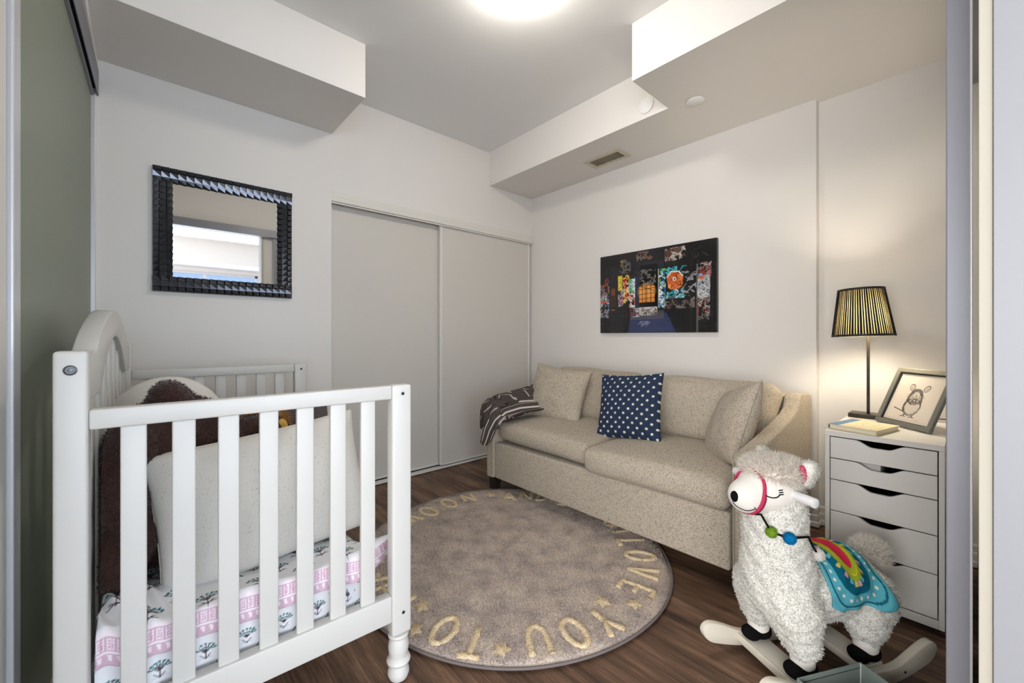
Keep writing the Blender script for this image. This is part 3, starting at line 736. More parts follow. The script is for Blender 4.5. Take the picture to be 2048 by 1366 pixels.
# frame tile: ridge profile across the width, each tile tips along the run
NT = 19; tl = MW / NT
prof = [(0.0, 0.012), (0.002, 0.021), (0.025, 0.0255), (0.028, 0.021), (0.056, 0.0215), (0.059, 0.0265), (0.082, 0.0215), (FWD, 0.014)]
def tile_mesh():
    V = []; F = []; n = len(prof); g = tl * 0.97
    for (t, f0) in ((0.0, 0.0), (1.0, 1.0)):
        for j, (w, hgt) in enumerate(prof):
            tip = ((0, .003, .003, -.002, -.002, .003, .003, 0) if f0 == 0 else (0, -.0025, -.008, .004, -.003, -.0025, -.008, 0))[j]
            V.append((t * g, -(hgt + tip), w))
        V += [(t * g, 0, 0), (t * g, 0, FWD)]
    k = n + 2
    for j in range(n - 1): F += [(j, j + 1, k + j), (j + 1, k + j + 1, k + j)]
    F += [(n, 0, k, k + n), (n - 1, n + 1, k + n + 1, k + n - 1)]
    F += [tuple(list(range(n)) + [n + 1, n])[::-1], tuple([k + j for j in range(n)] + [k + n + 1, k + n])]
    me = bpy.data.meshes.new('frame_tile'); me.from_pydata(V, [], F); bm = bmesh.new(); bm.from_mesh(me)
    bmesh.ops.recalc_face_normals(bm, faces=bm.faces); bm.to_mesh(me); bm.free(); me.materials.append(M['black']); return me
tme = tile_mesh()
fr = box('frame', (-MW / 2, -0.012, -MW / 2), (MW / 2, -0.0015, -MW / 2 + FWD), M['black'], mir)
for side in range(4):
    a = side * math.pi / 2
    rot = Matrix.Rotation(a, 4, 'Y')
    if side: rel_o = box('frame', (-MW / 2, -0.012, -MW / 2), (MW / 2, -0.0015, -MW / 2 + FWD), M['black'], mir); rel_o.matrix_local = rot @ rel_o.matrix_local
    for i in range(NT):
        xx = -MW / 2 + i * tl
        if side in (0, 2) or (FWD - 0.02 < (xx + MW / 2) and (xx + tl + MW / 2) < MW - FWD + 0.02):
            o = bpy.data.objects.new('frame_tile', tme); COL.objects.link(o); o.parent = mir
            o.matrix_local = rot @ Matrix.Translation((xx, -0.001, -MW / 2))

# ================================================================== GRAFFITI PICTURE
pic = thing('wall_picture', 'wide photo print of a dark graffiti-covered interior with a glowing orange window', 'picture', (XW - 0.0005, 1.617, 1.448))
PWI, PHE = 0.945, 0.638
box('picture_block', (-0.030, -PWI / 2, -PHE / 2), (0, PWI / 2, PHE / 2), mat('picture_edge', rgb(62, 60, 58), 0.5), pic, r=0.001)
g = Canvas(330, 222, (34, 33, 35)); rr = random.Random(4)
for i in range(60):
    x0 = rr.random(); g.rect(x0, rr.random() * 0.6, x0 + rr.uniform(0.01, 0.06), 1.0, (rr.randint(24, 44),) * 3, 0.35)
g.rect(0, 0, 1, 0.33, (30, 29, 29), 0.6); g.rect(0.10, 0.15, 0.24, 1, (40, 40, 44), 0.8); g.rect(0.24, 0.0, 0.30, 0.6, (42, 31, 28), 0.8)
g.rect(0.30, 0, 0.36, 1, (34, 33, 36)); g.rect(0.36, 0.15, 0.6, 0.75, (40, 42, 52), 0.9)
g.poly([(0.30, 0.80), (0.62, 0.76), (0.70, 1.0), (0.28, 1.0)], (52, 62, 98), 0.85); g.rect(0.30, 0.74, 0.60, 0.84, (96, 92, 96), 0.55)
for i in range(8): g.line([(0.3, 0.84 + i * 0.02), (0.66, 0.83 + i * 0.02)], 0.01, (70, 82, 124), 0.25)
def scrib(x0, y0, x1, y1, n, cols, wd=0.007, al=0.9):
    for i in range(n):
        x, y = rr.uniform(x0, x1), rr.uniform(y0, y1); p = [(x, y)]
        for k in range(rr.randint(2, 5)):
            x = min(max(x + rr.uniform(-0.035, 0.035), x0), x1); y = min(max(y + rr.uniform(-0.045, 0.045), y0), y1); p.append((x, y))
        g.line(p, wd * rr.uniform(0.6, 1.3), rr.choice(cols), al)
grey = [(120, 116, 112), (92, 88, 86), (150, 146, 142)]; wht = [(214, 212, 208), (180, 178, 176), (150, 160, 176)]
scrib(0.0, 0.0, 1.0, 1.0, 60, [(66, 62, 60), (56, 48, 46), (76, 66, 60)], 0.006, 0.6)
scrib(0.0, 0.28, 0.09, 0.5, 18, [(150, 70, 60), (140, 130, 130), (180, 90, 40)]); scrib(0.0, 0.42, 0.09, 0.80, 34, wht + [(70, 110, 160), (90, 60, 90)])
g.rect(0.0, 0.58, 0.08, 0.605, (196, 92, 72)); g.rect(0.115, 0.70, 0.15, 0.708, (220, 110, 70))
g.rect(0.11, 0.43, 0.155, 0.66, (66, 44, 34)); g.rect(0.115, 0.43, 0.15, 0.52, (128, 74, 42)); g.line([(0.132, 0.43), (0.132, 0.64)], 0.006, (40, 28, 22))
scrib(0.19, 0.08, 0.30, 0.25, 14, grey + [(150, 140, 60)]); scrib(0.36, 0.02, 0.50, 0.12, 16, [(150, 92, 60), (120, 110, 104)])
scrib(0.185, 0.28, 0.22, 0.46, 24, [(226, 200, 50), (200, 176, 48), (240, 220, 120)], 0.012)
g.poly([(0.235, 0.30), (0.275, 0.31), (0.262, 0.42), (0.24, 0.44)], (176, 40, 36)); scrib(0.23, 0.28, 0.29, 0.52, 12, [(230, 210, 180), (196, 60, 40), (240, 200, 90)], 0.009)
g.line([(0.25, 0.42), (0.265, 0.46), (0.245, 0.49), (0.27, 0.53), (0.25, 0.57)], 0.022, (206, 60, 40)); scrib(0.23, 0.46, 0.29, 0.62, 12, [(238, 226, 170), (230, 200, 110)], 0.010)
scrib(0.185, 0.46, 0.23, 0.66, 24, [(170, 130, 140), (180, 60, 70), (190, 186, 184)]); scrib(0.29, 0.33, 0.345, 0.52, 30, [(220, 226, 232), (60, 130, 190), (90, 170, 110), (235, 235, 235)], 0.012)
scrib(0.29, 0.52, 0.345, 0.68, 20, [(224, 216, 208), (200, 90, 70), (230, 228, 226)], 0.009)
g.rect(0.345, 0.30, 0.385, 0.70, (44, 50, 66)); g.rect(0.39, 0.18, 0.545, 0.68, (14, 13, 14)); scrib(0.39, 0.24, 0.53, 0.42, 22, grey)
g.rect(0.385, 0.435, 0.52, 0.63, (226, 142, 62)); g.ell(0.45, 0.50, 0.05, 0.06, (244, 176, 92), 0.6, 0.8)
for x0 in (0.413, 0.44, 0.452, 0.488): g.line([(x0, 0.43), (x0, 0.64)], 0.008, (30, 20, 14))
for y0 in (0.475, 0.535, 0.59): g.line([(0.385, y0), (0.52, y0 - 0.012)], 0.007, (44, 26, 16))
g.line([(0.385, 0.43), (0.52, 0.50)], 0.006, (30, 18, 12))
g.rect(0.385, 0.64, 0.545, 0.685, (20, 17, 16)); g.rect(0.385, 0.688, 0.54, 0.715, (206, 200, 192)); g.rect(0.385, 0.715, 0.545, 0.79, (126, 118, 112))
scrib(0.385, 0.70, 0.545, 0.79, 22, [(50, 46, 46), (210, 206, 200)]); scrib(0.30, 0.70, 0.385, 0.80, 14, [(210, 214, 216), (60, 56, 60), (140, 60, 80)])
g.rect(0.551, 0.25, 0.559, 0.70, (190, 186, 160)); scrib(0.56, 0.26, 0.61, 0.70, 44, [(40, 90, 170), (226, 228, 230), (110, 190, 70), (30, 130, 170), (235, 235, 235)], 0.012)
scrib(0.61, 0.25, 0.78, 0.42, 14, [(50, 150, 170), (80, 190, 200)], 0.012)
g.poly([(0.625, 0.36), (0.66, 0.30), (0.72, 0.305), (0.755, 0.36), (0.75, 0.46), (0.71, 0.53), (0.66, 0.50), (0.63, 0.44)], (206, 104, 52))
scrib(0.64, 0.32, 0.74, 0.5, 10, [(226, 134, 70), (150, 64, 30), (120, 50, 26)], 0.012)
g.line([(0.625, 0.36), (0.66, 0.30), (0.72, 0.305), (0.75, 0.36)], 0.012, (236, 230, 222)); g.ell(0.685, 0.385, 0.014, 0.022, (240, 236, 230)); g.ell(0.687, 0.387, 0.007, 0.011, (20, 20, 20))
g.ell(0.645, 0.465, 0.012, 0.026, (238, 160, 80)); scrib(0.62, 0.50, 0.76, 0.60, 24, [(60, 180, 190), (230, 230, 226), (30, 80, 100), (40, 150, 160)], 0.012)
scrib(0.74, 0.28, 0.86, 0.56, 12, [(150, 150, 152), (176, 176, 180)], 0.010); scrib(0.60, 0.58, 0.84, 0.72, 40, [(120, 90, 84), (96, 84, 80), (150, 140, 134)], 0.005)
g.rect(0.855, 0.25, 0.866, 1, (120, 116, 112), 0.6); scrib(0.87, 0.24, 0.96, 0.40, 30, [(176, 174, 176), (170, 70, 50), (120, 60, 50)]); scrib(0.865, 0.38, 0.95, 0.62, 60, wht, 0.008)
scrib(0.87, 0.62, 0.95, 0.86, 26, [(190, 186, 176), (150, 60, 60), (110, 106, 100)]); g.ell(0.89, 0.40, 0.016, 0.02, (214, 90, 60)); g.ell(0.885, 0.37, 0.014, 0.016, (120, 170, 214))
g.poly([(0.615, 0.05), (0.75, 0.02), (0.74, 0.13), (0.62, 0.16)], (84, 58, 46)); scrib(0.61, 0.03, 0.77, 0.17, 24, [(196, 190, 182), (120, 96, 84)], 0.008)
scrib(0.36, 0.86, 0.48, 0.94, 10, [(140, 146, 170), (110, 116, 140)], 0.005)
M['photo'] = mat('glossy_photo_print', (1, 1, 1, 1), 0.16, 0.5, attr=True)
grid_mesh('photo_print', lambda u, v: np.stack([np.full_like(u, -0.0308), PWI / 2 - u * PWI, PHE / 2 - v * PHE], 1), 330, 222, M['photo'], pic, lambda u, v: g.at(u * 0.999, v * 0.999), smooth=False)

# ================================================================== SOFA
sofa = thing('sofa', 'oatmeal tweed two-seat sofa against the white wall', 'sofa', (0, 0, 0))
SY0, SY1 = 0.605, 2.357
arm_prof = [(1.862, 0.092), (1.858, 0.56), (1.866, 0.588), (1.885, 0.602), (2.0, 0.617), (2.2, 0.645), (2.38, 0.675), (2.50, 0.700), (2.555, 0.722), (2.585, 0.765), (2.60, 0.785), (2.63, 0.795), (2.80, 0.778), (2.835, 0.765), (2.845, 0.73), (2.815, 0.092)]
prism('arm', arm_prof, 'y', SY0, SY0 + 0.075, M['sofa'], sofa, bev=0.014, segs=3, smooth=True)
prism('arm', arm_prof, 'y', SY1 - 0.085, SY1, M['sofa'], sofa, bev=0.014, segs=3, smooth=True)
softbox('base', (2.33, (SY0 + SY1) / 2, 0.218), (0.925, SY1 - SY0 - 0.17, 0.252), M['sofa'], sofa, r=0.012, k=3)
softbox('back', (2.71, (SY0 + SY1) / 2, 0.44), (0.20, SY1 - SY0 - 0.16, 0.68), M['sofa'], sofa, r=0.03, k=3, seg=(0, 6, 2))
ym = 1.462; iy0, iy1 = SY0 + 0.078, SY1 - 0.088
o = softbox('seat_cushion', (2.215, (ym + iy1) / 2, 0.432), (0.66, iy1 - ym - 0.008, 0.125), M['sofa'], sofa, r=0.042, k=4, seg=(8, 8, 1), bulge=(0.01, 0.0, 0.022), jitter=0.002); o.rotation_euler = (R(0.8), R(-1.5), 0)
o = softbox('seat_cushion', (2.165, (ym + iy0) / 2, 0.420), (0.68, ym - iy0 - 0.008, 0.135), M['sofa'], sofa, r=0.042, k=4, seg=(8, 8, 1), bulge=(0.012, 0.0, 0.024), jitter=0.002); o.rotation_euler = (R(-0.8), R(-0.8), 0)
o = softbox('back_cushion', (2.53, (ym + 2.25) / 2 + 0.01, 0.655), (0.20, 2.25 - ym - 0.02, 0.38), M['sofa'], sofa, r=0.07, k=5, seg=(1, 8, 6), bulge=(0.03, 0, 0.012), jitter=0.005); o.rotation_euler = (R(0.6), R(13), 0)
o = softbox('back_cushion', (2.53, (ym + iy0) / 2, 0.648), (0.20, ym - iy0 - 0.01, 0.38), M['sofa'], sofa, r=0.07, k=5, seg=(1, 8, 6), bulge=(0.03, 0, 0.012), jitter=0.005); o.rotation_euler = (R(-0.6), R(13), 0)
for (x, y) in ((1.905, 0.655), (1.905, 2.31), (2.77, 0.655), (2.77, 2.31)):
    prism('leg', [(x - 0.028, y - 0.028), (x + 0.028, y - 0.028), (x + 0.028, y + 0.028), (x - 0.028, y + 0.028)], 'z', 0.0, 0.093, M.setdefault('darkwood', mat('espresso_wood', rgb(34, 24, 20), 0.5)), sofa, bev=0.003)
def seam(name, pts, m, parent): return tube(name, pts, 0.0022, m, parent, 6)
M['seam'] = mat('seam_thread', rgb(150, 138, 120), 0.9)
seam('arm_seam', [(1.8565, SY0 + 0.062, 0.10), (1.8555, SY0 + 0.062, 0.57)], M['seam'], sofa); seam('arm_seam', [(1.8565, SY1 - 0.07, 0.10), (1.8555, SY1 - 0.07, 0.57)], M['seam'], sofa)

c1 = pillow('throw_pillow', 0.51, 0.43, 0.18, M['sofa'], None, N=40, pinch=0.10, wr=0.007, seed=21)
place(c1, (2.30, 2.065, 0.668), (-1, -0.10, 0.36), roll=R(-4)); tag(c1, 'oatmeal tweed throw pillow at the blanket end of the sofa', 'pillow')
M['dots'] = mat('navy_dot_cotton', (1, 1, 1, 1), 0.85, 0.15, attr=True, bump=(600, 0.1))
def dotcol(V):
    s = 0.054; x, y = V[:, 0], V[:, 1]; a = (x + y) / s; b = (x - y) / s
    d = np.hypot((a - np.round(a)), (b - np.round(b))); navy = np.array(lin((42 / 255, 54 / 255, 76 / 255))); w_ = np.array(lin((224 / 255, 222 / 255, 214 / 255)))
    k = np.clip((0.20 - d) * 16, 0, 1)[:, None]; return navy * (1 - k) + w_ * k
c2 = pillow('throw_pillow', 0.41, 0.41, 0.15, M['dots'], None, N=150, pinch=0.08, wr=0.006, seed=22, colf=dotcol)
place(c2, (2.205, 1.39, 0.675), (-1, -0.10, 0.34), roll=R(5)); tag(c2, 'navy throw pillow with white polka dots', 'pillow')
c3 = pillow('throw_pillow', 0.46, 0.42, 0.17, M['sofa'], None, N=30, pinch=0.05, wr=0.005, seed=23)
place(c3, (2.26, 0.825, 0.645), (-0.50, 0.80, 0.36), roll=R(16)); tag(c3, 'oatmeal tweed throw pillow leaning on the sofa arm near the dresser', 'pillow')
piping(c3, 0.46, 0.42, 0.05, M['seam'], 0.002); piping(c1, 0.51, 0.43, 0.10, M['seam'], 0.002)

# ---- striped throw over the far arm
M['throw'] = mat('striped_throw', (1, 1, 1, 1), 0.95, 0.1, attr=True, bump=(260, 0.4))
throw = thing('throw_blanket', 'charcoal throw blanket with thin white stripes draped over the sofa arm', 'blanket', (0, 0, 0))
path = np.array([(2.42, 0.700), (2.2, 0.668), (2.0, 0.645), (1.90, 0.635), (1.855, 0.61), (1.838, 0.56), (1.835, 0.50), (1.84, 0.42)])
def along(s):
    d = np.r_[0, np.cumsum(np.hypot(*np.diff(path, axis=0).T))]; d /= d[-1]; return np.interp(s, d, path[:, 0]), np.interp(s, d, path[:, 1])
def throw_a(u, v):            # rounded lobe over the arm
    x, z = along(v); y = 2.378 - 0.185 * u
    top = v < 0.62
    z = z + np.where(top, 0.030 * np.sin(np.pi * np.clip(u, 0, 1)) ** 0.6, 0) - np.where(v > 0.62, 0, np.clip(0.10 - u, 0, 1) * 1.2 + np.clip(u - 0.72, 0, 1) * 0.45)
    x = x - np.where(v > 0.5, 0.028 * np.sin(np.pi * u) ** 0.6, 0) + 0.006 * np.sin(u * 17 + v * 5)
    y = np.where(v > 0.72, y + 0.03 * (v - 0.72) * (1 - 2 * u), y); z = z + 0.004 * np.sin(u * 23 + v * 11) + np.where(v > 0.9, 0.05 * np.abs(u - 0.3), 0)
    return np.stack([x, y, z], 1)
dk_ = np.array(lin((84 / 255, 75 / 255, 72 / 255))); wt_ = np.array(lin((222 / 255, 214 / 255, 202 / 255)))
def mixc(k): k = np.clip(k, 0, 1)[:, None]; return dk_ * (1 - k) + wt_ * k
def col_a(u, v):
    s = v * 6.5 + u * 2.1 + 0.18 * np.sin(u * 9); f = np.abs(s - np.round(s)); gap = np.sin(u * 13 + np.round(s) * 2.4) > -0.35
    t = u * 4.3 - v * 1.5; f2 = np.abs(t - np.round(t)); gap2 = np.sin(v * 16 + np.round(t) * 4.1) > 0.55
    return mixc(((0.045 - f) * 40) * gap + ((0.03 - f2) * 50 * gap2).clip(0, 1))
oa = grid_mesh('throw_fold', throw_a, 120, 220, M['throw'], throw, col_a)
def throw_b(u, v):            # bunched folds falling inside the arm, across the cushion front and down
    base = np.array([(2.45, 2.10, 0.60), (2.2, 2.17, 0.60), (2.02, 2.19, 0.60), (1.90, 2.195, 0.585), (1.845, 2.22, 0.53), (1.832, 2.27, 0.45), (1.838, 2.315, 0.375), (1.84, 2.335, 0.335)])
    d = np.linspace(0, 1, len(base)); c = np.stack([np.interp(v, d, base[:, i]) for i in range(3)], 1)
    w = 0.155 * (1 - 0.62 * np.clip((v - 0.45) / 0.55, 0, 1)) ; dy = (0.5 - u) * w
    z = c[:, 2] + 0.018 * np.sin(u * 14) * np.clip(1 - v, 0.25, 1) + np.where(v < 0.5, (0.5 - u) * 0.09, (0.5 - u) * 0.02)
    x = c[:, 0] + 0.010 * np.cos(u * 14) - 0.035 * np.sin(np.pi * u) * np.clip((v - 0.35) * 4, 0, 1)
    return np.stack([x, c[:, 1] + dy, z], 1)
def col_b(u, v): s = u * 7 + 0.3 * np.sin(v * 5); f = np.abs(s - np.round(s)); return mixc((0.16 - f) * 14)
ob = grid_mesh('throw_fold', throw_b, 110, 160, M['throw'], throw, col_b)
for o in (oa, ob): k = o.modifiers.new('solid', 'SOLIDIFY'); k.thickness = 0.010; k.offset = 0
tube('tassel', [(1.93, 2.372, 0.625), (1.925, 2.383, 0.605), (1.925, 2.385, 0.585)], [0.003, 0.008, 0.010], M['black_m'], throw, 8)

# ================================================================== ROUND RUG
RC = (1.43, 1.61); RR = 0.787
def rug_mat():
    m = bpy.data.materials.new('taupe_cotton_pile'); m.use_nodes = True; N = m.node_tree.nodes; L = m.node_tree.links; P = N['Principled BSDF']
    tc = N.new('ShaderNodeTexCoord')
    def noise(sc, det): n = N.new('ShaderNodeTexNoise'); n.inputs['Scale'].default_value = sc; n.inputs['Detail'].default_value = det; L.new(tc.outputs['Object'], n.inputs['Vector']); return n.outputs[0]
    a = noise(10, 6); b = noise(190, 2)
    cr = N.new('ShaderNodeValToRGB'); e = cr.color_ramp.elements; e[0].position = 0.30; e[0].color = rgb(170, 157, 150); e[1].position = 0.62; e[1].color = rgb(206, 190, 176); L.new(a, cr.inputs[0])
    mr = N.new('ShaderNodeMapRange'); mr.inputs[1].default_value = 0.34; mr.inputs[2].default_value = 0.55; mr.inputs[3].default_value = 0.62; mr.inputs[4].default_value = 1.06; L.new(b, mr.inputs[0])
    mx = N.new('ShaderNodeMix'); mx.data_type = 'RGBA'; mx.blend_type = 'MULTIPLY'; mx.inputs[0].default_value = 1; L.new(cr.outputs[0], mx.inputs[6]); L.new(mr.outputs[0], mx.inputs[7]); L.new(mx.outputs[2], P.inputs['Base Color'])
    P.inputs['Roughness'].default_value = 0.97; P.inputs['Specular IOR Level'].default_value = 0.05
    bp = N.new('ShaderNodeBump'); bp.inputs['Strength'].default_value = 0.6; bp.inputs['Distance'].default_value = 0.004; L.new(b, bp.inputs['Height']); L.new(bp.outputs[0], P.inputs['Normal'])
    return m
M['rug'] = rug_mat(); M['cream_pile'] = mat('cream_cotton_pile', rgb(226, 204, 168), 0.97, 0.05, bump=(160, 0.8), vary=(60, 0.15))
rug = thing('round_rug', 'round taupe rug with cream letters and stars around its rim', 'rug', (RC[0], RC[1], 0))
def rug_r(t): return RR + 0.012 * np.cos(2 * (t - R(70))) + 0.004 * np.sin(5 * t + 1)
V = []; F = []; nt, nr_ = 128, 14
for i in range(nr_ + 1):
    for j in range(nt):
        t = 2 * math.pi * j / nt; r_ = float(rug_r(t)) * (i / nr_) ** 0.85
        z = 0.012 + 0.0015 * math.sin(t * 7 + i) if i < nr_ else 0.006
        V.append((r_ * math.cos(t), r_ * math.sin(t), z))
for i in range(nr_):
    for j in range(nt): F.append((i * nt + j, (i + 1) * nt + j, (i + 1) * nt + (j + 1) % nt, i * nt + (j + 1) % nt))
k0 = len(V)
for j in range(nt):
    t = 2 * math.pi * j / nt; V.append((rug_r(t) * 0.997 * math.cos(t), rug_r(t) * 0.997 * math.sin(t), 0.0005))
for j in range(nt): F.append((nr_ * nt + j, k0 + j, k0 + (j + 1) % nt, nr_ * nt + (j + 1) % nt))
rb = mesh('rug_body', V, F, M['rug'], rug, True)
tube('rug_edge_binding', [(float(rug_r(t)) * math.cos(t), float(rug_r(t)) * math.sin(t), 0.006) for t in np.linspace(0, 2 * math.pi, 129)], 0.005, mat('rug_binding', rgb(112, 102, 100), 0.95), rug, 8)
fur('rug_pile', [(rb.data, Matrix.Identity(4))], 90000, 0.008, 0.0022, M['rug'], rug, lift=0.8, curl=0.7, seed=8, mask=lambda P: P[:, 2] > 0.008)
GL = {'I': [[(.5, 0), (.5, 1)]], 'L': [[(.2, 1), (.2, 0), (.85, 0)]], 'O': [[(.5 + .42 * math.cos(a), .5 + .5 * math.sin(a)) for a in np.linspace(0, 2 * math.pi, 21)]], 'V': [[(.1, 1), (.5, 0), (.9, 1)]],
      'E': [[(.85, 1), (.15, 1), (.15, 0), (.85, 0)], [(.15, .5), (.75, .5)]], 'Y': [[(.1, 1), (.5, .5), (.9, 1)], [(.5, .5), (.5, 0)]], 'U': [[(.12, 1), (.12, .4), (.2, .15), (.38, 0), (.62, 0), (.8, .15), (.88, .4), (.88, 1)]],
      'T': [[(.05, 1), (.95, 1)], [(.5, 1), (.5, 0)]], 'H': [[(.12, 0), (.12, 1)], [(.88, 0), (.88, 1)], [(.12, .5), (.88, .5)]], 'M': [[(.05, 0), (.12, 1), (.5, .25), (.88, 1), (.95, 0)]],
      'N': [[(.12, 0), (.12, 1), (.88, 0), (.88, 1)]], 'A': [[(.05, 0), (.5, 1), (.95, 0)], [(.25, .4), (.75, .4)]], 'D': [[(.15, 0), (.15, 1), (.6, .9), (.88, .5), (.6, .1), (.15, 0)]],
      'B': [[(.15, 0), (.15, 1), (.6, .97), (.75, .75), (.6, .53), (.15, .5)], [(.6, .53), (.85, .28), (.6, .02), (.15, 0)]], 'C': [[(.5 + .42 * math.cos(a), .5 + .5 * math.sin(a)) for a in np.linspace(.8, 5.5, 15)]],
      'K': [[(.15, 0), (.15, 1)], [(.85, 1), (.15, .5), (.88, 0)]]}
def rug_glyph(strokes, ang, rad, hh, ww, sw=0.023, name='letter'):
    """flat raised strokes; letter tops point outwards, text runs clockwise"""
    a = R(ang); rd = Vector((math.cos(a), math.sin(a))); tn = Vector((math.sin(a), -math.cos(a))); V = []; F = []; r_ = random.Random(int(ang * 10))
    for st in strokes:
        p = [rd * (rad + (y - 0.5) * hh) + tn * ((x - 0.5) * ww) for (x, y) in st]; q = []
        for i in range(len(p) - 1):
            n = max(2, int((p[i + 1] - p[i]).length / 0.012))
            for k in range(n): q.append(p[i].lerp(p[i + 1], k / n))
        q.append(p[-1]); b0 = len(V)
        for i, c in enumerate(q):
            d = (q[min(i + 1, len(q) - 1)] - q[max(i - 1, 0)]).normalized(); s = Vector((-d.y, d.x)); w = sw / 2 * r_.uniform(0.82, 1.15); c = c + Vector((r_.uniform(-.001, .001), r_.uniform(-.001, .001)))
            for (e_, z) in ((-1, 0.012), (-0.9, 0.0185), (0, 0.0205), (0.9, 0.0185), (1, 0.012)): v = c + s * (e_ * w); V.append((v.x, v.y, z + r_.uniform(-.0008, .0008)))
        for i in range(len(q) - 1):
            for k in range(4): F.append((b0 + i * 5 + k, b0 + i * 5 + k + 1, b0 + (i + 1) * 5 + k + 1, b0 + (i + 1) * 5 + k))
        for e in (b0, b0 + (len(q) - 1) * 5): F.append((e, e + 1, e + 2, e + 3, e + 4))
    o = mesh(name, V, F, M['cream_pile'], rug, True)
    fur('pile_tufts', [(o.data, Matrix.Identity(4))], 500, 0.006, 0.0025, M['cream_pile'], o, lift=0.8, curl=0.7, seed=int(abs(ang)) + 1)
    return o
def rug_star(ang, rad, s=0.038):
    a0 = R(ang); c = Vector((math.cos(a0), math.sin(a0))) * rad; V = [(c.x, c.y, 0.0205)]; F = []
    for ring, (z, f) in enumerate(((0.0185, 0.85), (0.012, 1.0))):
        for k in range(10):
            a = a0 + 0.3 + k * math.pi / 5; q = s * f * (1 if k % 2 == 0 else 0.5); V.append((c.x + q * math.cos(a), c.y + q * math.sin(a), z))
    for k in range(10): F += [(0, 1 + k, 1 + (k + 1) % 10), (1 + k, 11 + k, 11 + (k + 1) % 10, 1 + (k + 1) % 10)]
    o = mesh('star', V, F, M['cream_pile'], rug, True)
    fur('pile_tufts', [(o.data, Matrix.Identity(4))], 260, 0.006, 0.0025, M['cream_pile'], o, lift=0.8, curl=0.7, seed=int(abs(ang)) + 3); return o
for ch, ang, rad in (('M', 113, .655), ('O', 100, .645), ('O', 85.5, .66), ('N', 73, .675), ('A', 49, .635), ('N', 39, .67), ('D', 29, .67), ('B', 15, .67), ('A', 5, .67), ('C', -5, .67), ('K', -15, .67), ('I', -29, .66),
        ('L', -40.5, .645), ('O', -52, .655), ('V', -64.5, .665), ('E', -77.5, .665), ('Y', -100, .69), ('O', -111.4, .685), ('U', -123.2, .69), ('T', -142.2, .70), ('O', -152.6, .675), ('T', -174, .655), ('H', -185, .665), ('E', -196, .665)):
    rug_glyph(GL[ch], ang, rad, 0.138 if ch not in 'MNA' else 0.125, 0.090 if ch not in 'MI' else (0.105 if ch == 'M' else 0.05))
for ang, rad in ((59.5, .68), (-22, .62), (-85.6, .70), (-92.8, .605), (-134, .725), (-161, .72), (-167, .61), (-207, .66), (-222, .68), (22, .66)): rug_star(ang, rad)

# ================================================================== DRAWER UNIT
du = thing('drawer_unit', 'narrow white five-drawer unit with scooped drawer fronts', 'drawer unit', (2.178, 0.064, 0))
DW, DD, DH, SW = 0.355, 0.58, 0.70, 0.016
box('top_panel', (-0.001, 0, DH - 0.022), (DD, DW, DH), M['white_lam'], du)
box('side_panel', (0.001, 0, 0.02), (DD, SW, DH - 0.022), M['white_lam'], du); box('side_panel', (0.001, DW - SW, 0.02), (DD, DW, DH - 0.022), M['white_lam'], du)
box('bottom_panel', (0.001, SW, 0.02), (DD, DW - SW, 0.052), M['white_lam'], du); box('back_panel', (DD - 0.012, SW, 0.052), (DD, DW - SW, DH - 0.022), M['inside'], du)
box('plinth', (0.03, 0.012, 0), (DD - 0.02, DW - 0.012, 0.02), M['black_m'], du)
# front heights measured from the photo: two shallow, then three deeper
zs = [DH - 0.024, 0.594, 0.508, 0.381, 0.223, 0.055]
zs = [0.676, 0.585, 0.495, 0.3635, 0.2195, 0.0555]
for i in range(5):
    zt, zb = zs[i] - 0.002, zs[i + 1] + 0.002; y0, y1 = SW + 0.003, DW - SW - 0.003; wd = y1 - y0
    ys_ = np.linspace(0, 1, 41); out = []
    for t in ys_:
        k = 0.0
        if 0.26 < t < 0.74:
            e = min((t - 0.26) / 0.17, (0.74 - t) / 0.17, 1.0); k = (3 * e * e - 2 * e ** 3)
        out.append((y0 + wd * t, zt - 0.023 * k))
    dr = prism('drawer_front', [(y0, zb)] + [(y1, zb)] + out[::-1], 'x', 0.0, 0.016, M['white_lam'], du, bev=0.0012, segs=1)
    bx_ = prism('drawer_box', [(0.02, y0 + 0.008), (0.50, y0 + 0.008), (0.50, y1 - 0.008), (0.02, y1 - 0.008)], 'z', zb + 0.004, zb + 0.012, M['inside'], dr)
    box('box_wall', (0.49, y0 + 0.008, zb + 0.012), (0.50, y1 - 0.008, zt - 0.03), M['inside'], dr)
pp = softbox('paper_stack', (2.178 + 0.14, 0.064 + 0.245, 0.54), (0.20, 0.13, 0.07), mat('paper', rgb(226, 222, 214), 0.8), None, r=0.002)
pp.location.z = 0.497 + 0.016 + 0.035
tag(pp, 'white paper stack showing in the second drawer of the white unit', 'paper')

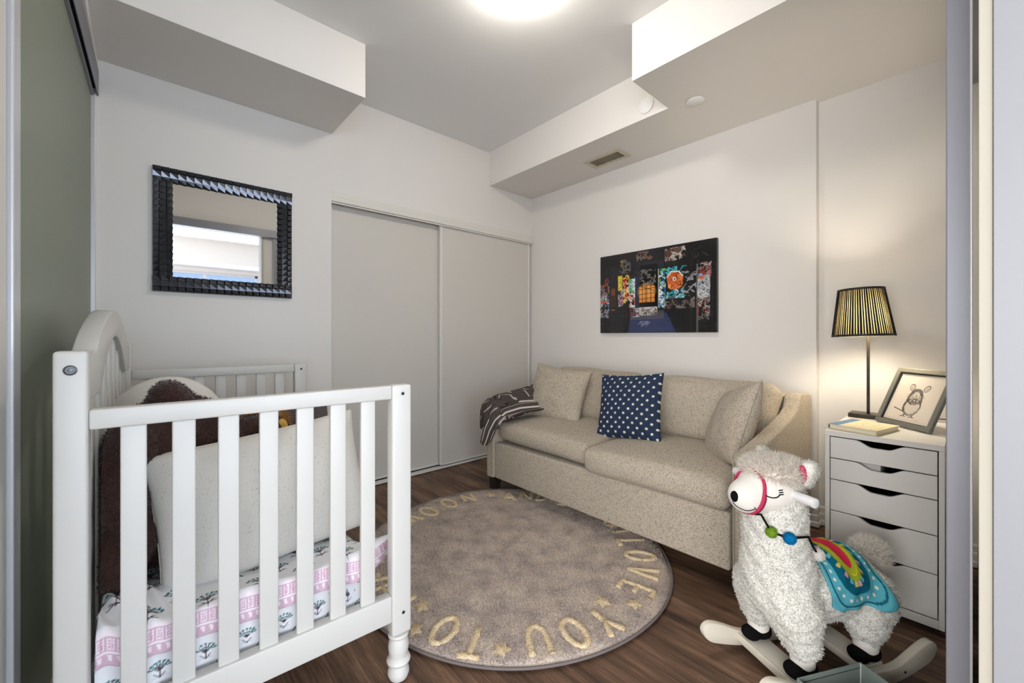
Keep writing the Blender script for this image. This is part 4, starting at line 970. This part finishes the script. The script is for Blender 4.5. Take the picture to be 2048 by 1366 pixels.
# ---- table lamp
tl_ = thing('table_lamp', 'lit table lamp with black pleated shade on a thin dark stem', 'lamp', (2.655, 0.338, 0.70), R(0))
M['bronze'] = mat('dark_bronze', rgb(52, 46, 38), 0.45, 0.5, 0.3, vary=(30, 0.3))
softbox('lamp_base', (0.01, -0.005, 0.0105), (0.10, 0.155, 0.021), M['bronze'], tl_, r=0.003)
softbox('stem', (0, 0, 0.23), (0.0115, 0.0115, 0.42), M['bronze'], tl_, r=0.001, k=1)
def shade_mat():
    m = bpy.data.materials.new('shade_liner'); m.use_nodes = True; N = m.node_tree.nodes; L = m.node_tree.links; N.remove(N['Principled BSDF'])
    d = N.new('ShaderNodeBsdfDiffuse'); d.inputs[0].default_value = rgb(226, 212, 168); t = N.new('ShaderNodeBsdfTranslucent'); t.inputs[0].default_value = rgb(214, 190, 130)
    mx = N.new('ShaderNodeMixShader'); mx.inputs[0].default_value = 0.10; L.new(d.outputs[0], mx.inputs[1]); L.new(t.outputs[0], mx.inputs[2]); L.new(mx.outputs[0], N['Material Output'].inputs[0]); return m
sz0, sz1, sr0, sr1 = 0.405, 0.632, 0.121, 0.090
sh = lathe('lamp_shade', [(sr0 - 0.002, sz0), (sr1 - 0.002, sz1)], shade_mat(), tl_, 64); bm = bmesh.new(); bm.from_mesh(sh.data); bmesh.ops.delete(bm, geom=[f for f in bm.faces if len(f.verts) > 4], context='FACES'); bm.to_mesh(sh.data); bm.free()
V = []; F = []; npl = 68
for i in range(npl):
    a = 2 * math.pi * i / npl; b0 = len(V)
    for (r_, z) in ((sr0, sz0), (sr1, sz1)):
        for (da, dr_) in ((-0.72, 0), (0, 0.0025), (0.72, 0)):
            w = a + da * math.pi / npl * (0.86 + 0.35 * ((i * 7) % 3) / 2); V.append(((r_ + dr_) * math.cos(w), (r_ + dr_) * math.sin(w), z))
    F += [(b0, b0 + 1, b0 + 4, b0 + 3), (b0 + 1, b0 + 2, b0 + 5, b0 + 4), (b0, b0 + 3, b0 + 5, b0 + 2)]
pt = mesh('shade_pleats', V, F, mat('black_pleat', rgb(20, 18, 15), 0.8), sh)
for (z, r_) in ((sz0, sr0), (sz1, sr1)):
    rg = lathe('shade_band', [(r_ - 0.003, z - 0.005), (r_ + 0.003, z - 0.005), (r_ + 0.003, z + 0.005), (r_ - 0.003, z + 0.005), (r_ - 0.003, z - 0.005)], M['black_m'], sh, 64)
    bm = bmesh.new(); bm.from_mesh(rg.data); bmesh.ops.delete(bm, geom=[f for f in bm.faces if len(f.verts) > 4], context='FACES'); bm.to_mesh(rg.data); bm.free()
sh.rotation_euler = (R(-2.2), R(1.0), 0); sh.location = (0, 0.006, 0.018 - 0.018)
for a in (0, 120, 240): tube('spider_arm', [(0, 0, 0.44), ((sr0 - 0.004) * 0.93 * math.cos(R(a)), (sr0 - 0.004) * 0.93 * math.sin(R(a)), 0.45)], 0.0015, M['steel'], tl_, 6)
bulb = lathe('bulb', [(0.001, 0.44), (0.013, 0.442), (0.014, 0.46), (0.026, 0.49), (0.03, 0.512), (0.026, 0.532), (0.014, 0.544), (0.001, 0.547)], mat('lit_bulb', (1, 1, 1, 1), 0.3, emit=((1.0, 0.89, 0.72, 1), 170.0)), tl_, 20)
tube('power_cord', [(0.05, -0.03, 0.006), (0.08, -0.10, 0.02), (0.10, -0.16, 0.03), (0.13, -0.22, 0.012), (0.20, -0.26, 0.004)], 0.0025, M['black_m'], tl_, 6)

# ---- mouse drawing in a grey frame
pf = thing('picture_frame', 'grey frame holding a pencil drawing of a standing mouse, leaning on the drawer unit', 'picture frame')
FW_, FH_ = 0.262, 0.272
e1 = Vector((-0.69, -0.723, 0)).normalized(); nn = Vector((-0.723, 0.69, 0)).normalized(); th = R(24)
upv = Vector((0, 0, math.cos(th))) - nn * math.sin(th); nv = e1.cross(upv).normalized(); nv = nv if nv.dot(nn) > 0 else -nv
pf.matrix_world = frame_mat(e1, upv, e1.cross(upv).normalized(), Vector((2.572, 0.296, 0.7015)))
zs_ = 1 if e1.cross(upv).dot(nn) > 0 else -1
M['fgrey'] = mat('grey_frame', rgb(112, 112, 106), 0.35, 0.5)
BW_ = 0.021
for (a, b) in (((0, 0), (FW_, BW_)), ((0, FH_ - BW_), (FW_, FH_)), ((0, BW_), (BW_, FH_ - BW_)), ((FW_ - BW_, BW_), (FW_, FH_ - BW_))):
    box('frame_bar', (a[0], a[1], min(0, zs_ * 0.014)), (b[0], b[1], max(0, zs_ * 0.014)), M['fgrey'], pf, r=0.002)
for (a, b) in (((BW_, BW_), (FW_ - BW_, BW_ + 0.004)), ((BW_, FH_ - BW_ - 0.004), (FW_ - BW_, FH_ - BW_)), ((BW_, BW_), (BW_ + 0.004, FH_ - BW_)), ((FW_ - BW_ - 0.004, BW_), (FW_ - BW_, FH_ - BW_))):
    box('inner_bevel', (a[0], a[1], min(zs_ * 0.004, zs_ * 0.009)), (b[0], b[1], max(zs_ * 0.004, zs_ * 0.009)), M['black_m'], pf, r=0.001)
dc = Canvas(200, 210, (216, 206, 194)); r2 = random.Random(11)
dc.rect(0.05, 0.045, 0.95, 0.05, (196, 186, 172)); dc.rect(0.05, 0.95, 0.95, 0.955, (196, 186, 172)); dc.rect(0.05, 0.05, 0.055, 0.95, (196, 186, 172)); dc.rect(0.945, 0.05, 0.95, 0.95, (196, 186, 172))
dkk, mid = (40, 37, 36), (112, 105, 100)
dc.line([(0.15, 0.735), (0.36, 0.785), (0.45, 0.79)], 0.018, (70, 64, 62)); dc.line([(0.14, 0.732), (0.2, 0.745)], 0.010, (60, 56, 54))
dc.ell(0.505, 0.66, 0.185, 0.20, (66, 61, 58)); dc.ell(0.515, 0.67, 0.140, 0.160, (206, 197, 186), 0.95, 0.25)
dc.ell(0.50, 0.47, 0.155, 0.155, (72, 67, 64)); dc.ell(0.505, 0.495, 0.105, 0.12, (186, 177, 167), 0.9, 0.3); dc.ell(0.495, 0.38, 0.125, 0.09, (104, 97, 92))
dc.ell(0.50, 0.42, 0.07, 0.06, (206, 197, 186), 0.9, 0.4)
for cx, an in ((0.36, -0.35), (0.665, 0.5)):
    dc.ell(cx, 0.275, 0.058, 0.075, dkk, ang=an); dc.ell(cx, 0.278, 0.047, 0.062, (200, 191, 180), ang=an); dc.ell(cx + 0.01, 0.29, 0.028, 0.04, (168, 158, 148), 0.7, 0.5, ang=an)
for cx in (0.415, 0.59): dc.ell(cx, 0.385, 0.026, 0.03, (30, 28, 28)); dc.ell(cx - 0.006, 0.377, 0.007, 0.008, (225, 218, 208))
dc.ell(0.505, 0.435, 0.014, 0.012, (60, 54, 52)); dc.line([(0.505, 0.445), (0.505, 0.465), (0.47, 0.475)], 0.006, dkk); dc.line([(0.505, 0.465), (0.54, 0.475)], 0.006, dkk)
for cx, s in ((0.43, 1), (0.58, -1)):
    dc.line([(cx - 0.07 * s, 0.50), (cx - 0.09 * s, 0.55), (cx, 0.60), (cx + 0.05 * s, 0.555)], 0.014, dkk); dc.line([(cx + 0.02 * s, 0.56), (cx + 0.06 * s, 0.52)], 0.016, (80, 74, 70))
dc.ell(0.505, 0.545, 0.04, 0.05, (90, 82, 78)); dc.ell(0.51, 0.535, 0.022, 0.028, (190, 180, 170))
for i in range(420):
    a = r2.uniform(0, 6.28); q = r2.uniform(0.80, 1.02); cx, cy, rx, ry = ((0.505, 0.66, 0.172, 0.188) if i % 2 else (0.50, 0.47, 0.142, 0.15))
    x, y = cx + rx * q * math.cos(a), cy + ry * q * math.sin(a); dc.line([(x, y), (x + 0.018 * math.cos(a), y + 0.022)], 0.0065, r2.choice((dkk, mid, (80, 74, 70))), 0.8)
for cx in (0.42, 0.60):
    dc.line([(cx, 0.82), (cx - 0.01, 0.875)], 0.02, mid); dc.line([(cx - 0.07, 0.885), (cx - 0.02, 0.87), (cx + 0.04, 0.885)], 0.012, dkk)
    for k in range(4): dc.line([(cx - 0.07 + k * 0.03, 0.885), (cx - 0.08 + k * 0.032, 0.90)], 0.007, dkk)
for k in range(6): dc.line([(0.47 - 0.02, 0.44 + k * 0.006), (0.30, 0.42 + k * 0.018)], 0.003, mid, 0.7); dc.line([(0.54 + 0.02, 0.44 + k * 0.006), (0.70, 0.42 + k * 0.018)], 0.003, mid, 0.7)
dc.line([(0.66, 0.925), (0.72, 0.92), (0.77, 0.928)], 0.004, mid)
M['paperprint'] = mat('drawing_paper', (1, 1, 1, 1), 0.6, 0.3, attr=True)
x0, x1, y0, y1 = BW_ + 0.003, FW_ - BW_ - 0.003, BW_ + 0.003, FH_ - BW_ - 0.003
fl = 0 if zs_ > 0 else 1
dp = grid_mesh('drawing', lambda u, v: np.stack([x0 + (x1 - x0) * u, y1 + (y0 - y1) * v, np.full_like(u, zs_ * 0.004)], 1), 200, 210, M['paperprint'], pf, lambda u, v: dc.at(u * 0.999, v * 0.999), smooth=False)
box('back_board', (0.006, 0.006, min(0, zs_ * 0.003)), (FW_ - 0.006, FH_ - 0.006, max(0, zs_ * 0.003)), M['inside'], pf)
st_ = box('easel_leg', (FW_ / 2 - 0.025, 0.0, -zs_ * 0.003), (FW_ / 2 + 0.025, 0.20, 0), M['inside'], pf); st_.location = (FW_ / 2, 0.106, -zs_ * 0.046); st_.rotation_euler = (zs_ * R(25), 0, 0)

# ---- book
bkk = thing('book', 'cream hardback book with a blue spine lying on the drawer unit', 'book', (2.188, 0.252, 0.7005), R(-13.2))
bc = Canvas(120, 160, (232, 218, 176)); bc.rect(0, 0.79, 1, 1, (74, 118, 160))
for pts in ([(.3, .3), (.42, .22), (.56, .3), (.62, .42), (.5, .5), (.35, .45), (.3, .3)], [(.56, .3), (.7, .25), (.78, .35)], [(.42, .5), (.4, .62)], [(.55, .48), (.6, .6)], [(.3, .34), (.2, .42), (.18, .55)], [(.4, .33), (.46, .36)], [(.3, .12), (.6, .10)], [(.62, .55), (.75, .52), (.8, .6)]): bc.line(pts, 0.008, (110, 98, 78))
BWX, BLY = 0.215, 0.168
box('page_block', (0.004, 0.004, 0.003), (BWX - 0.004, BLY - 0.002, 0.017), mat('book_pages', rgb(232, 222, 198), 0.85), bkk, r=0.001)
for z in (0.0, 0.017): box('cover_board', (0, 0, z), (BWX, BLY, z + 0.003), mat('cream_cover', rgb(226, 212, 172), 0.6), bkk, r=0.001)
box('spine', (0, BLY - 0.003, 0.0), (BWX, BLY + 0.0005, 0.020), mat('blue_cloth', rgb(40, 50, 62), 0.7), bkk, r=0.001)
grid_mesh('cover_print', lambda u, v: np.stack([BWX * u, BLY * v, np.full_like(u, 0.0203)], 1), 120, 160, M['paperprint'], bkk, lambda u, v: bc.at(u * 0.999, v * 0.999), smooth=False)

# ================================================================== ROCKING LLAMA
ll = thing('rocking_llama', 'white fleece rocking llama with a teal saddle and pink halter', 'rocking toy', (1.692, 0.354, 0), math.atan2(0.464, -0.886))
def furmat(name, c, tr=0.45):
    m = bpy.data.materials.new(name); m.use_nodes = True; N = m.node_tree.nodes; L = m.node_tree.links; N.remove(N['Principled BSDF'])
    d = N.new('ShaderNodeBsdfDiffuse'); d.inputs[0].default_value = c; t = N.new('ShaderNodeBsdfTranslucent'); t.inputs[0].default_value = c
    x = N.new('ShaderNodeMixShader'); x.inputs[0].default_value = tr; L.new(d.outputs[0], x.inputs[1]); L.new(t.outputs[0], x.inputs[2]); L.new(x.outputs[0], N['Material Output'].inputs[0]); return m
M['fleece_fur'] = furmat('white_fleece_fibre', rgb(232, 230, 223)); M['long_fibre'] = furmat('cream_long_fibre', rgb(244, 238, 230), 0.5)
M['fleece'] = mat('white_fleece', rgb(226, 224, 216), 0.97, 0.08, bump=(120, 0.7))
M['longfur'] = mat('cream_long_fur', rgb(236, 228, 218), 0.95, 0.08)
M['facecloth'] = mat('cream_velour', rgb(226, 221, 212), 0.85, 0.15, sheen=0.2)
M['pink'] = mat('pink_felt', rgb(190, 58, 92), 0.9, 0.1, bump=(300, 0.2)); M['toyblack'] = mat('black_plush', rgb(16, 15, 16), 0.95, 0.1, bump=(200, 0.5))
M['rockw'] = mat('rocker_white_paint', rgb(222, 214, 198), 0.45, 0.4)
body = voxel_union([((-0.015, 0, 0.275), (0.215, 0.112, 0.118)), ((0.155, 0, 0.32), (0.112, 0.112, 0.155)), ((0.165, 0, 0.36), 0.100, (0.170, 0, 0.60), 0.088),
    ((0.165, 0.062, 0.25), 0.082, (0.150, 0.082, 0.150), 0.050), ((0.165, -0.062, 0.25), 0.082, (0.150, -0.082, 0.150), 0.050),
    ((-0.150, 0.055, 0.24), 0.088, (-0.112, 0.082, 0.155), 0.052), ((-0.150, -0.055, 0.24), 0.088, (-0.112, -0.082, 0.155), 0.052), ((0.165, 0, 0.645), (0.088, 0.080, 0.055))], 0.0085, 8)
for v, vn in zip(body.vertices, [v.normal.copy() for v in body.vertices]):
    p = v.co; v.co = p + vn * (0.0035 * math.sin(p.x * 90 + p.z * 40) * math.sin(p.y * 80 + p.z * 95))
bob = link('fleece_body', body, M['fleece'], ll, True)
I4 = Matrix.Identity(4)
fur('fleece', [(body, I4)], 64000, 0.0088, 0.0026, M['fleece_fur'], bob, lift=0.45, curl=1.0, seed=2)
face = voxel_union([((0.195, 0, 0.605), (0.092, 0.088, 0.080)), ((0.215, 0, 0.60), 0.070, (0.280, 0, 0.588), 0.053)], 0.006, 6)
fob = link('face', face, M['facecloth'], ll, True)
fbv = BVHTree.FromPolygons([v.co for v in face.vertices], [p.vertices for p in face.polygons])
bbv = BVHTree.FromPolygons([v.co for v in body.vertices], [p.vertices for p in body.polygons])
def onface(p, off=0.002, bv=fbv):
    loc, n, i, d = bv.find_nearest(Vector(p)); return loc + n * off
def side(x, z, s=1, off=0.0015):
    h = fbv.ray_cast(Vector((x, s * 0.4, z)), Vector((0, -s, 0))); return h[0] + h[1] * off if h[0] else onface((x, s * 0.07, z), off)
cap = voxel_union([((0.170, 0, 0.664), (0.090, 0.090, 0.036)), ((0.222, 0, 0.664), (0.034, 0.062, 0.026))], 0.008, 4)
cob = link('forelock', cap, M['longfur'], ll, True)
fur('forelock_fur', [(cap, I4)], 9000, 0.028, 0.0022, M['long_fibre'], cob, lift=0.8, curl=0.55, bias=(0.05, 0, 0.05), seed=3, mask=lambda P: P[:, 2] > 0.642)
for s in (1, -1):
    er = voxel_union([((0.128, s * 0.072, 0.655), 0.027, (0.126, s * 0.088, 0.690), 0.024)], 0.005, 3); eo = link('ear', er, M['fleece'], ll, True)
    fur('ear_fur', [(er, I4)], 2600, 0.010, 0.0024, M['fleece_fur'], eo, lift=0.5, curl=0.9, seed=4, mask=(lambda P: (P[:, 0] < 0.138)))
    pi_ = voxel_union([((0.150, s * 0.084, 0.673), (0.008, 0.015, 0.030))], 0.0035, 2); link('inner_ear', pi_, M['pink'], eo, True)
    # closed eye with lashes
    arc = [side(0.249 + 0.018 * math.cos(a), 0.618 + 0.013 * math.sin(a), s) for a in np.linspace(math.pi * 1.02, math.pi * 1.98, 12)]
    ey = tube('closed_eye', arc, 0.0017, M['toyblack'], ll, 6)
    back = 0.249 - 0.0175
    for k, dz in enumerate((0.0, 0.006, 0.012)): tube('eyelash', [side(back, 0.615 + dz, s), side(back - 0.011, 0.617 + dz, s)], 0.0016, M['toyblack'], ey, 6)
nose = voxel_union([((0.327, 0.005, 0.592), (0.011, 0.015, 0.018))], 0.0035, 2); link('nose', nose, M['toyblack'], ll, True)
mo = [onface((0.345, 0.004, 0.575)), onface((0.34, 0.004, 0.567))] + [onface((0.338 - 0.045 * t, 0.006 + 0.048 * t ** 0.8, 0.562 - 0.014 * math.sin(t * 2.6) + 0.008 * t)) for t in np.linspace(0.05, 1, 10)]
mw = tube('mouth', mo, 0.0012, M['toyblack'], ll, 6); tube('mouth_corner', [mo[-1] + Vector((0.002, 0, 0.006)), mo[-1] + Vector((-0.004, 0.001, -0.003))], 0.0011, M['toyblack'], mw, 6)
# halter strap round the muzzle
V = []; F = []; ns = 40
for i in range(ns):
    a = 2 * math.pi * i / ns; ct_ = Vector((0.270, 0, 0.590)); ax_ = Vector((1, 0, 0.25)).normalized(); e_1 = Vector((0, 1, 0)); e_2 = ax_.cross(e_1)
    dv = e_1 * math.cos(a) + e_2 * math.sin(a); h_ = fbv.ray_cast(ct_ + dv * 0.3, -dv); q = h_[0] if h_[0] else ct_ + dv * 0.06
    for (o1, o2) in ((-0.0085, 0.001), (-0.0085, 0.004), (0.0085, 0.004), (0.0085, 0.001)): V.append(q + ax_ * o1 + dv * o2)
for i in range(ns):
    for k in range(4): F.append((i * 4 + k, ((i + 1) % ns) * 4 + k, ((i + 1) % ns) * 4 + (k + 1) % 4, i * 4 + (k + 1) % 4))
mesh('halter', V, F, M['pink'], ll, True)
hd = tube('handle', [(0.180, -0.152, 0.612), (0.180, -0.151, 0.612), (0.180, 0.151, 0.612), (0.180, 0.152, 0.612)], [0.0125, 0.0145, 0.0145, 0.0125], mat('handle_white', rgb(228, 226, 226), 0.45), ll, 20)
# reins with pompoms
def onbody(p, off): return onface(p, off, bbv)
g1, b1, k1, w1 = onbody((0.226, 0.052, 0.492), 0.013), onbody((0.203, 0.066, 0.486), 0.014), onbody((0.142, 0.09, 0.482), 0.008), onbody((0.082, 0.075, 0.410), 0.016)
tube('rein_cord', [onface((0.272, 0.03, 0.535), 0.003), onface((0.262, 0.05, 0.530), 0.006), (g1 + onface((0.265, 0.05, 0.53), 0.006)) / 2 + Vector((0.004, 0.008, 0)), g1, b1, (b1 + k1) / 2 + Vector((0, 0.006, 0.004)), k1, onbody((0.105, 0.09, 0.445), 0.009), w1], 0.0033, M['toyblack'], ll, 8)
for nm, p, c, r_ in (('pompom', g1, (122, 158, 48), 0.0165), ('pompom', b1, (16, 122, 176), 0.0175), ('pompom', w1, (226, 222, 212), 0.019)):
    pm = voxel_union([(tuple(p), (r_, r_, r_))], 0.005, 2); po = link(nm, pm, mat('felt_%d' % c[2], rgb(*c), 0.95, 0.05, bump=(260, 0.6)), ll, True)
    fur('pompom_fuzz', [(pm, I4)], 1500, 0.004, 0.0012, po.data.materials[0], po, lift=0.5, curl=0.8, seed=int(c[2]))
# saddle blanket
sc_ = Canvas(180, 360, (84, 164, 182)); SR = 2.0
def rr_rect(c, x0, y0, x1, y1, rad, col):
    X, Y = c.X * 1.0, c.Y * SR; dx = np.maximum(np.maximum(x0 + rad - X, X - (x1 - rad)), 0); dy = np.maximum(np.maximum(y0 + rad - Y, Y - (y1 - rad)), 0)
    c.put(((np.hypot(dx, dy) <= rad) & (X >= x0) & (X <= x1) & (Y >= y0) & (Y <= y1)), col)
rr_rect(sc_, 0, 0, 1, SR, 0.26, (94, 178, 194)); rr_rect(sc_, 0.045, 0.04, 0.955, SR - 0.04, 0.24, (16, 92, 112)); rr_rect(sc_, 0.07, 0.062, 0.93, SR - 0.062, 0.22, (88, 172, 188)); rr_rect(sc_, 0.19, 0.175, 0.81, SR - 0.175, 0.28, (14, 98, 122))
def ringpt(d):                       # walk round a rounded rectangle
    x0, x1, y0, y1, q = 0.13, 0.87, 0.118, SR - 0.118, 0.24; a, b = x1 - x0 - 2 * q, y1 - y0 - 2 * q; c = math.pi / 2 * q
    for (l, f) in ((a, lambda t: (x0 + q + t, y0)), (c, lambda t: (x1 - q + q * math.sin(t / q), y0 + q - q * math.cos(t / q))), (b, lambda t: (x1, y0 + q + t)), (c, lambda t: (x1 - q + q * math.cos(t / q), y1 - q + q * math.sin(t / q))),
                   (a, lambda t: (x1 - q - t, y1)), (c, lambda t: (x0 + q - q * math.sin(t / q), y1 - q + q * math.cos(t / q))), (b, lambda t: (x0, y1 - q - t)), (c, lambda t: (x0 + q - q * math.cos(t / q), y0 + q - q * math.sin(t / q)))):
        if d <= l: return f(d)
        d -= l
    return (x0 + q, y0)
per = 2 * (0.74 - 0.48) + 2 * (1.764 - 0.48) + 2 * math.pi * 0.24
for k in range(40): p = ringpt(per * k / 40); sc_.ell(p[0], p[1] / SR, 0.022, 0.022 / SR, (228, 226, 216))
for k in range(24):
    a = 2 * math.pi * k / 24 + 0.13; q = [(206, 196, 100), (110, 186, 200), (226, 168, 184)][k % 3]
    def Ep(f, da, g_=0.0): return (0.5 + (0.195 + g_) * math.cos(a) - da * math.sin(a), (1.0 + (0.63 + g_) * math.sin(a) + da * math.cos(a)) / SR)
    sc_.poly([Ep(1, -0.016), Ep(1, 0.016), Ep(1, 0.034, 0.095), Ep(1, -0.034, 0.095)], q)
sc_.ell(0.5, 0.5, 0.21, 0.66 / SR, (150, 168, 40)); sc_.ell(0.5, 0.5, 0.165, 0.585 / SR, (214, 186, 52)); sc_.ell(0.5, 0.5, 0.153, 0.565 / SR, (158, 172, 44)); sc_.ell(0.5, 0.5, 0.118, 0.48 / SR, (196, 42, 68))
def saddle(off):
    def fn(u, v):
        out = []
        for uu, vv in zip(u, v):
            x = 0.066 - 0.214 * uu; a = (vv - 0.5) * 2 * R(108)
            # round the corners of the cloth
            ku = abs(uu - 0.5) * 2; kv = abs(vv - 0.5) * 2; a *= 1 - 0.05 * max(0, ku - 0.7) / 0.3; 
            dv = Vector((0, math.sin(a), math.cos(a))); c0 = Vector((x, 0, 0.29)); h_ = bbv.ray_cast(c0 + dv * 0.4, -dv); q = h_[0] if h_[0] else c0 + dv * 0.11
            fl = 0.010 + off + 0.006 * max(0, kv - 0.75) * 4 * (0.6 + 0.4 * math.sin(uu * 9)); out.append(q + dv * fl)
        P = np.array([tuple(o) for o in out]).reshape(nsu + 1, nsv + 1, 3)
        for _ in range(6):
            Q = P.copy(); Q[1:-1, 1:-1] = (P[:-2, 1:-1] + P[2:, 1:-1] + P[1:-1, :-2] + P[1:-1, 2:]) / 4; P = Q
        return P.reshape(-1, 3)
    return fn
nsu, nsv = 90, 190
sd_o = grid_mesh('saddle_blanket', saddle(0.0), nsu, nsv, mat('printed_felt', (1, 1, 1, 1), 0.9, 0.1, attr=True, bump=(350, 0.15)), ll, lambda u, v: sc_.at(u * 0.999, v * 0.999))
k = sd_o.modifiers.new('solid', 'SOLIDIFY'); k.thickness = 0.004; k.offset = 1
# tail
tm_ = voxel_union([((-0.245, 0, 0.335), (0.048, 0.045, 0.042))], 0.008, 3); to = link('tail', tm_, M['longfur'], ll, True)
fur('tail_fur', [(tm_, I4)], 7000, 0.032, 0.0022, M['long_fibre'], to, lift=0.8, curl=0.6, seed=9)
# socks, hooves
for (x, y) in ((0.148, 0.083), (0.148, -0.083), (-0.110, 0.083), (-0.110, -0.083)):
    lathe('sock', [(0.001, 0.082), (0.033, 0.082), (0.034, 0.10), (0.035, 0.14), (0.034, 0.155), (0.001, 0.156)], M['facecloth'], ll, 24, (x, y, 0))
    hm = voxel_union([((x - 0.004, y, 0.078), (0.040, 0.038, 0.026)), ((x + 0.034, y + 0.003, 0.076), (0.030, 0.032, 0.022))], 0.0055, 2)
    for v in hm.vertices: v.co.z = max(v.co.z, 0.0585)
    link('hoof', hm, M['toyblack'], ll, True)
# rockers and footboards
def rocker(y0, y1):
    up_, lo_ = [], []
    for t in np.linspace(0, 1, 41):
        x = -0.345 + 0.69 * (0.5 - 0.5 * math.cos(math.pi * t)); c = (x / 0.345)
        b = 0.050 * max(0, abs(c) - 0.35) ** 1.6 / 0.65 ** 1.6; w = 0.052 + 0.016 * math.exp(-((abs(c) - 0.85) / 0.22) ** 2) - 0.005 * math.exp(-((abs(c) - 0.5) / 0.12) ** 2)
        if abs(c) > 0.88: e = (abs(c) - 0.88) / 0.12; f_ = math.sqrt(max(0, 1 - e * e * 0.999)); b += w * 0.5 * (1 - f_); w *= f_
        lo_.append((x, b)); up_.append((x, b + w))
    return prism('rocker', lo_ + up_[::-1], 'y', y0, y1, M['rockw'], ll, bev=0.003, segs=2, smooth=True)
rocker(0.112, 0.136); rocker(-0.136, -0.112)
for x in (0.165, -0.105):
    softbox('footboard', (x, 0, 0.049), (0.074, 0.224, 0.017), M['rockw'], ll, r=0.003)
    softbox('board_lip', (x + 0.041, 0, 0.044), (0.010, 0.224, 0.026), M['rockw'], ll, r=0.002)
for x in (0.20, -0.20): b = lathe('screw_hole', [(0, 0), (0.004, 0), (0.004, 0.001), (0, 0.001)], M['black_m'], ll, 12, (x, 0.1365, 0.032)); b.rotation_euler = (R(-90), 0, 0)

# ---- grey-green bin at the rocker's side
bn = thing('storage_bin', 'open grey-green fabric storage bin beside the rocking llama', 'bin', tuple(Vector((1.692, 0.354, 0)) + Vector((-0.886, 0.464, 0)) * 0.010 + Vector((-0.464, -0.886, 0)) * 0.152), math.atan2(0.464, -0.886))
M['bin'] = mat('grey_green_fabric', rgb(118, 128, 122), 0.7, 0.3); M['binedge'] = mat('bin_edge', rgb(196, 198, 190), 0.6)
BX, BY, BH = 0.24, 0.13, 0.118
for (a, b) in (((0, 0, 0), (BX, 0.004, BH)), ((0, BY - 0.004, 0), (BX, BY, BH)), ((0, 0.004, 0), (0.004, BY - 0.004, BH)), ((BX - 0.004, 0.004, 0), (BX, BY - 0.004, BH))): box('bin_wall', a, b, M['bin'], bn, r=0.001)
box('bin_floor', (0.004, 0.004, 0.001), (BX - 0.004, BY - 0.004, 0.006), M['bin'], bn)
box('stitched_hem', (0.006, 0.004, BH - 0.014), (BX - 0.006, 0.0048, BH - 0.0125), M['black_m'], bn, r=0)
box('corner_trim', (0.004, 0.004, 0.006), (0.0065, 0.0065, BH), M['binedge'], bn, r=0)
if bpy.data.scenes.get('tmp'): bpy.data.scenes.remove(bpy.data.scenes['tmp'])
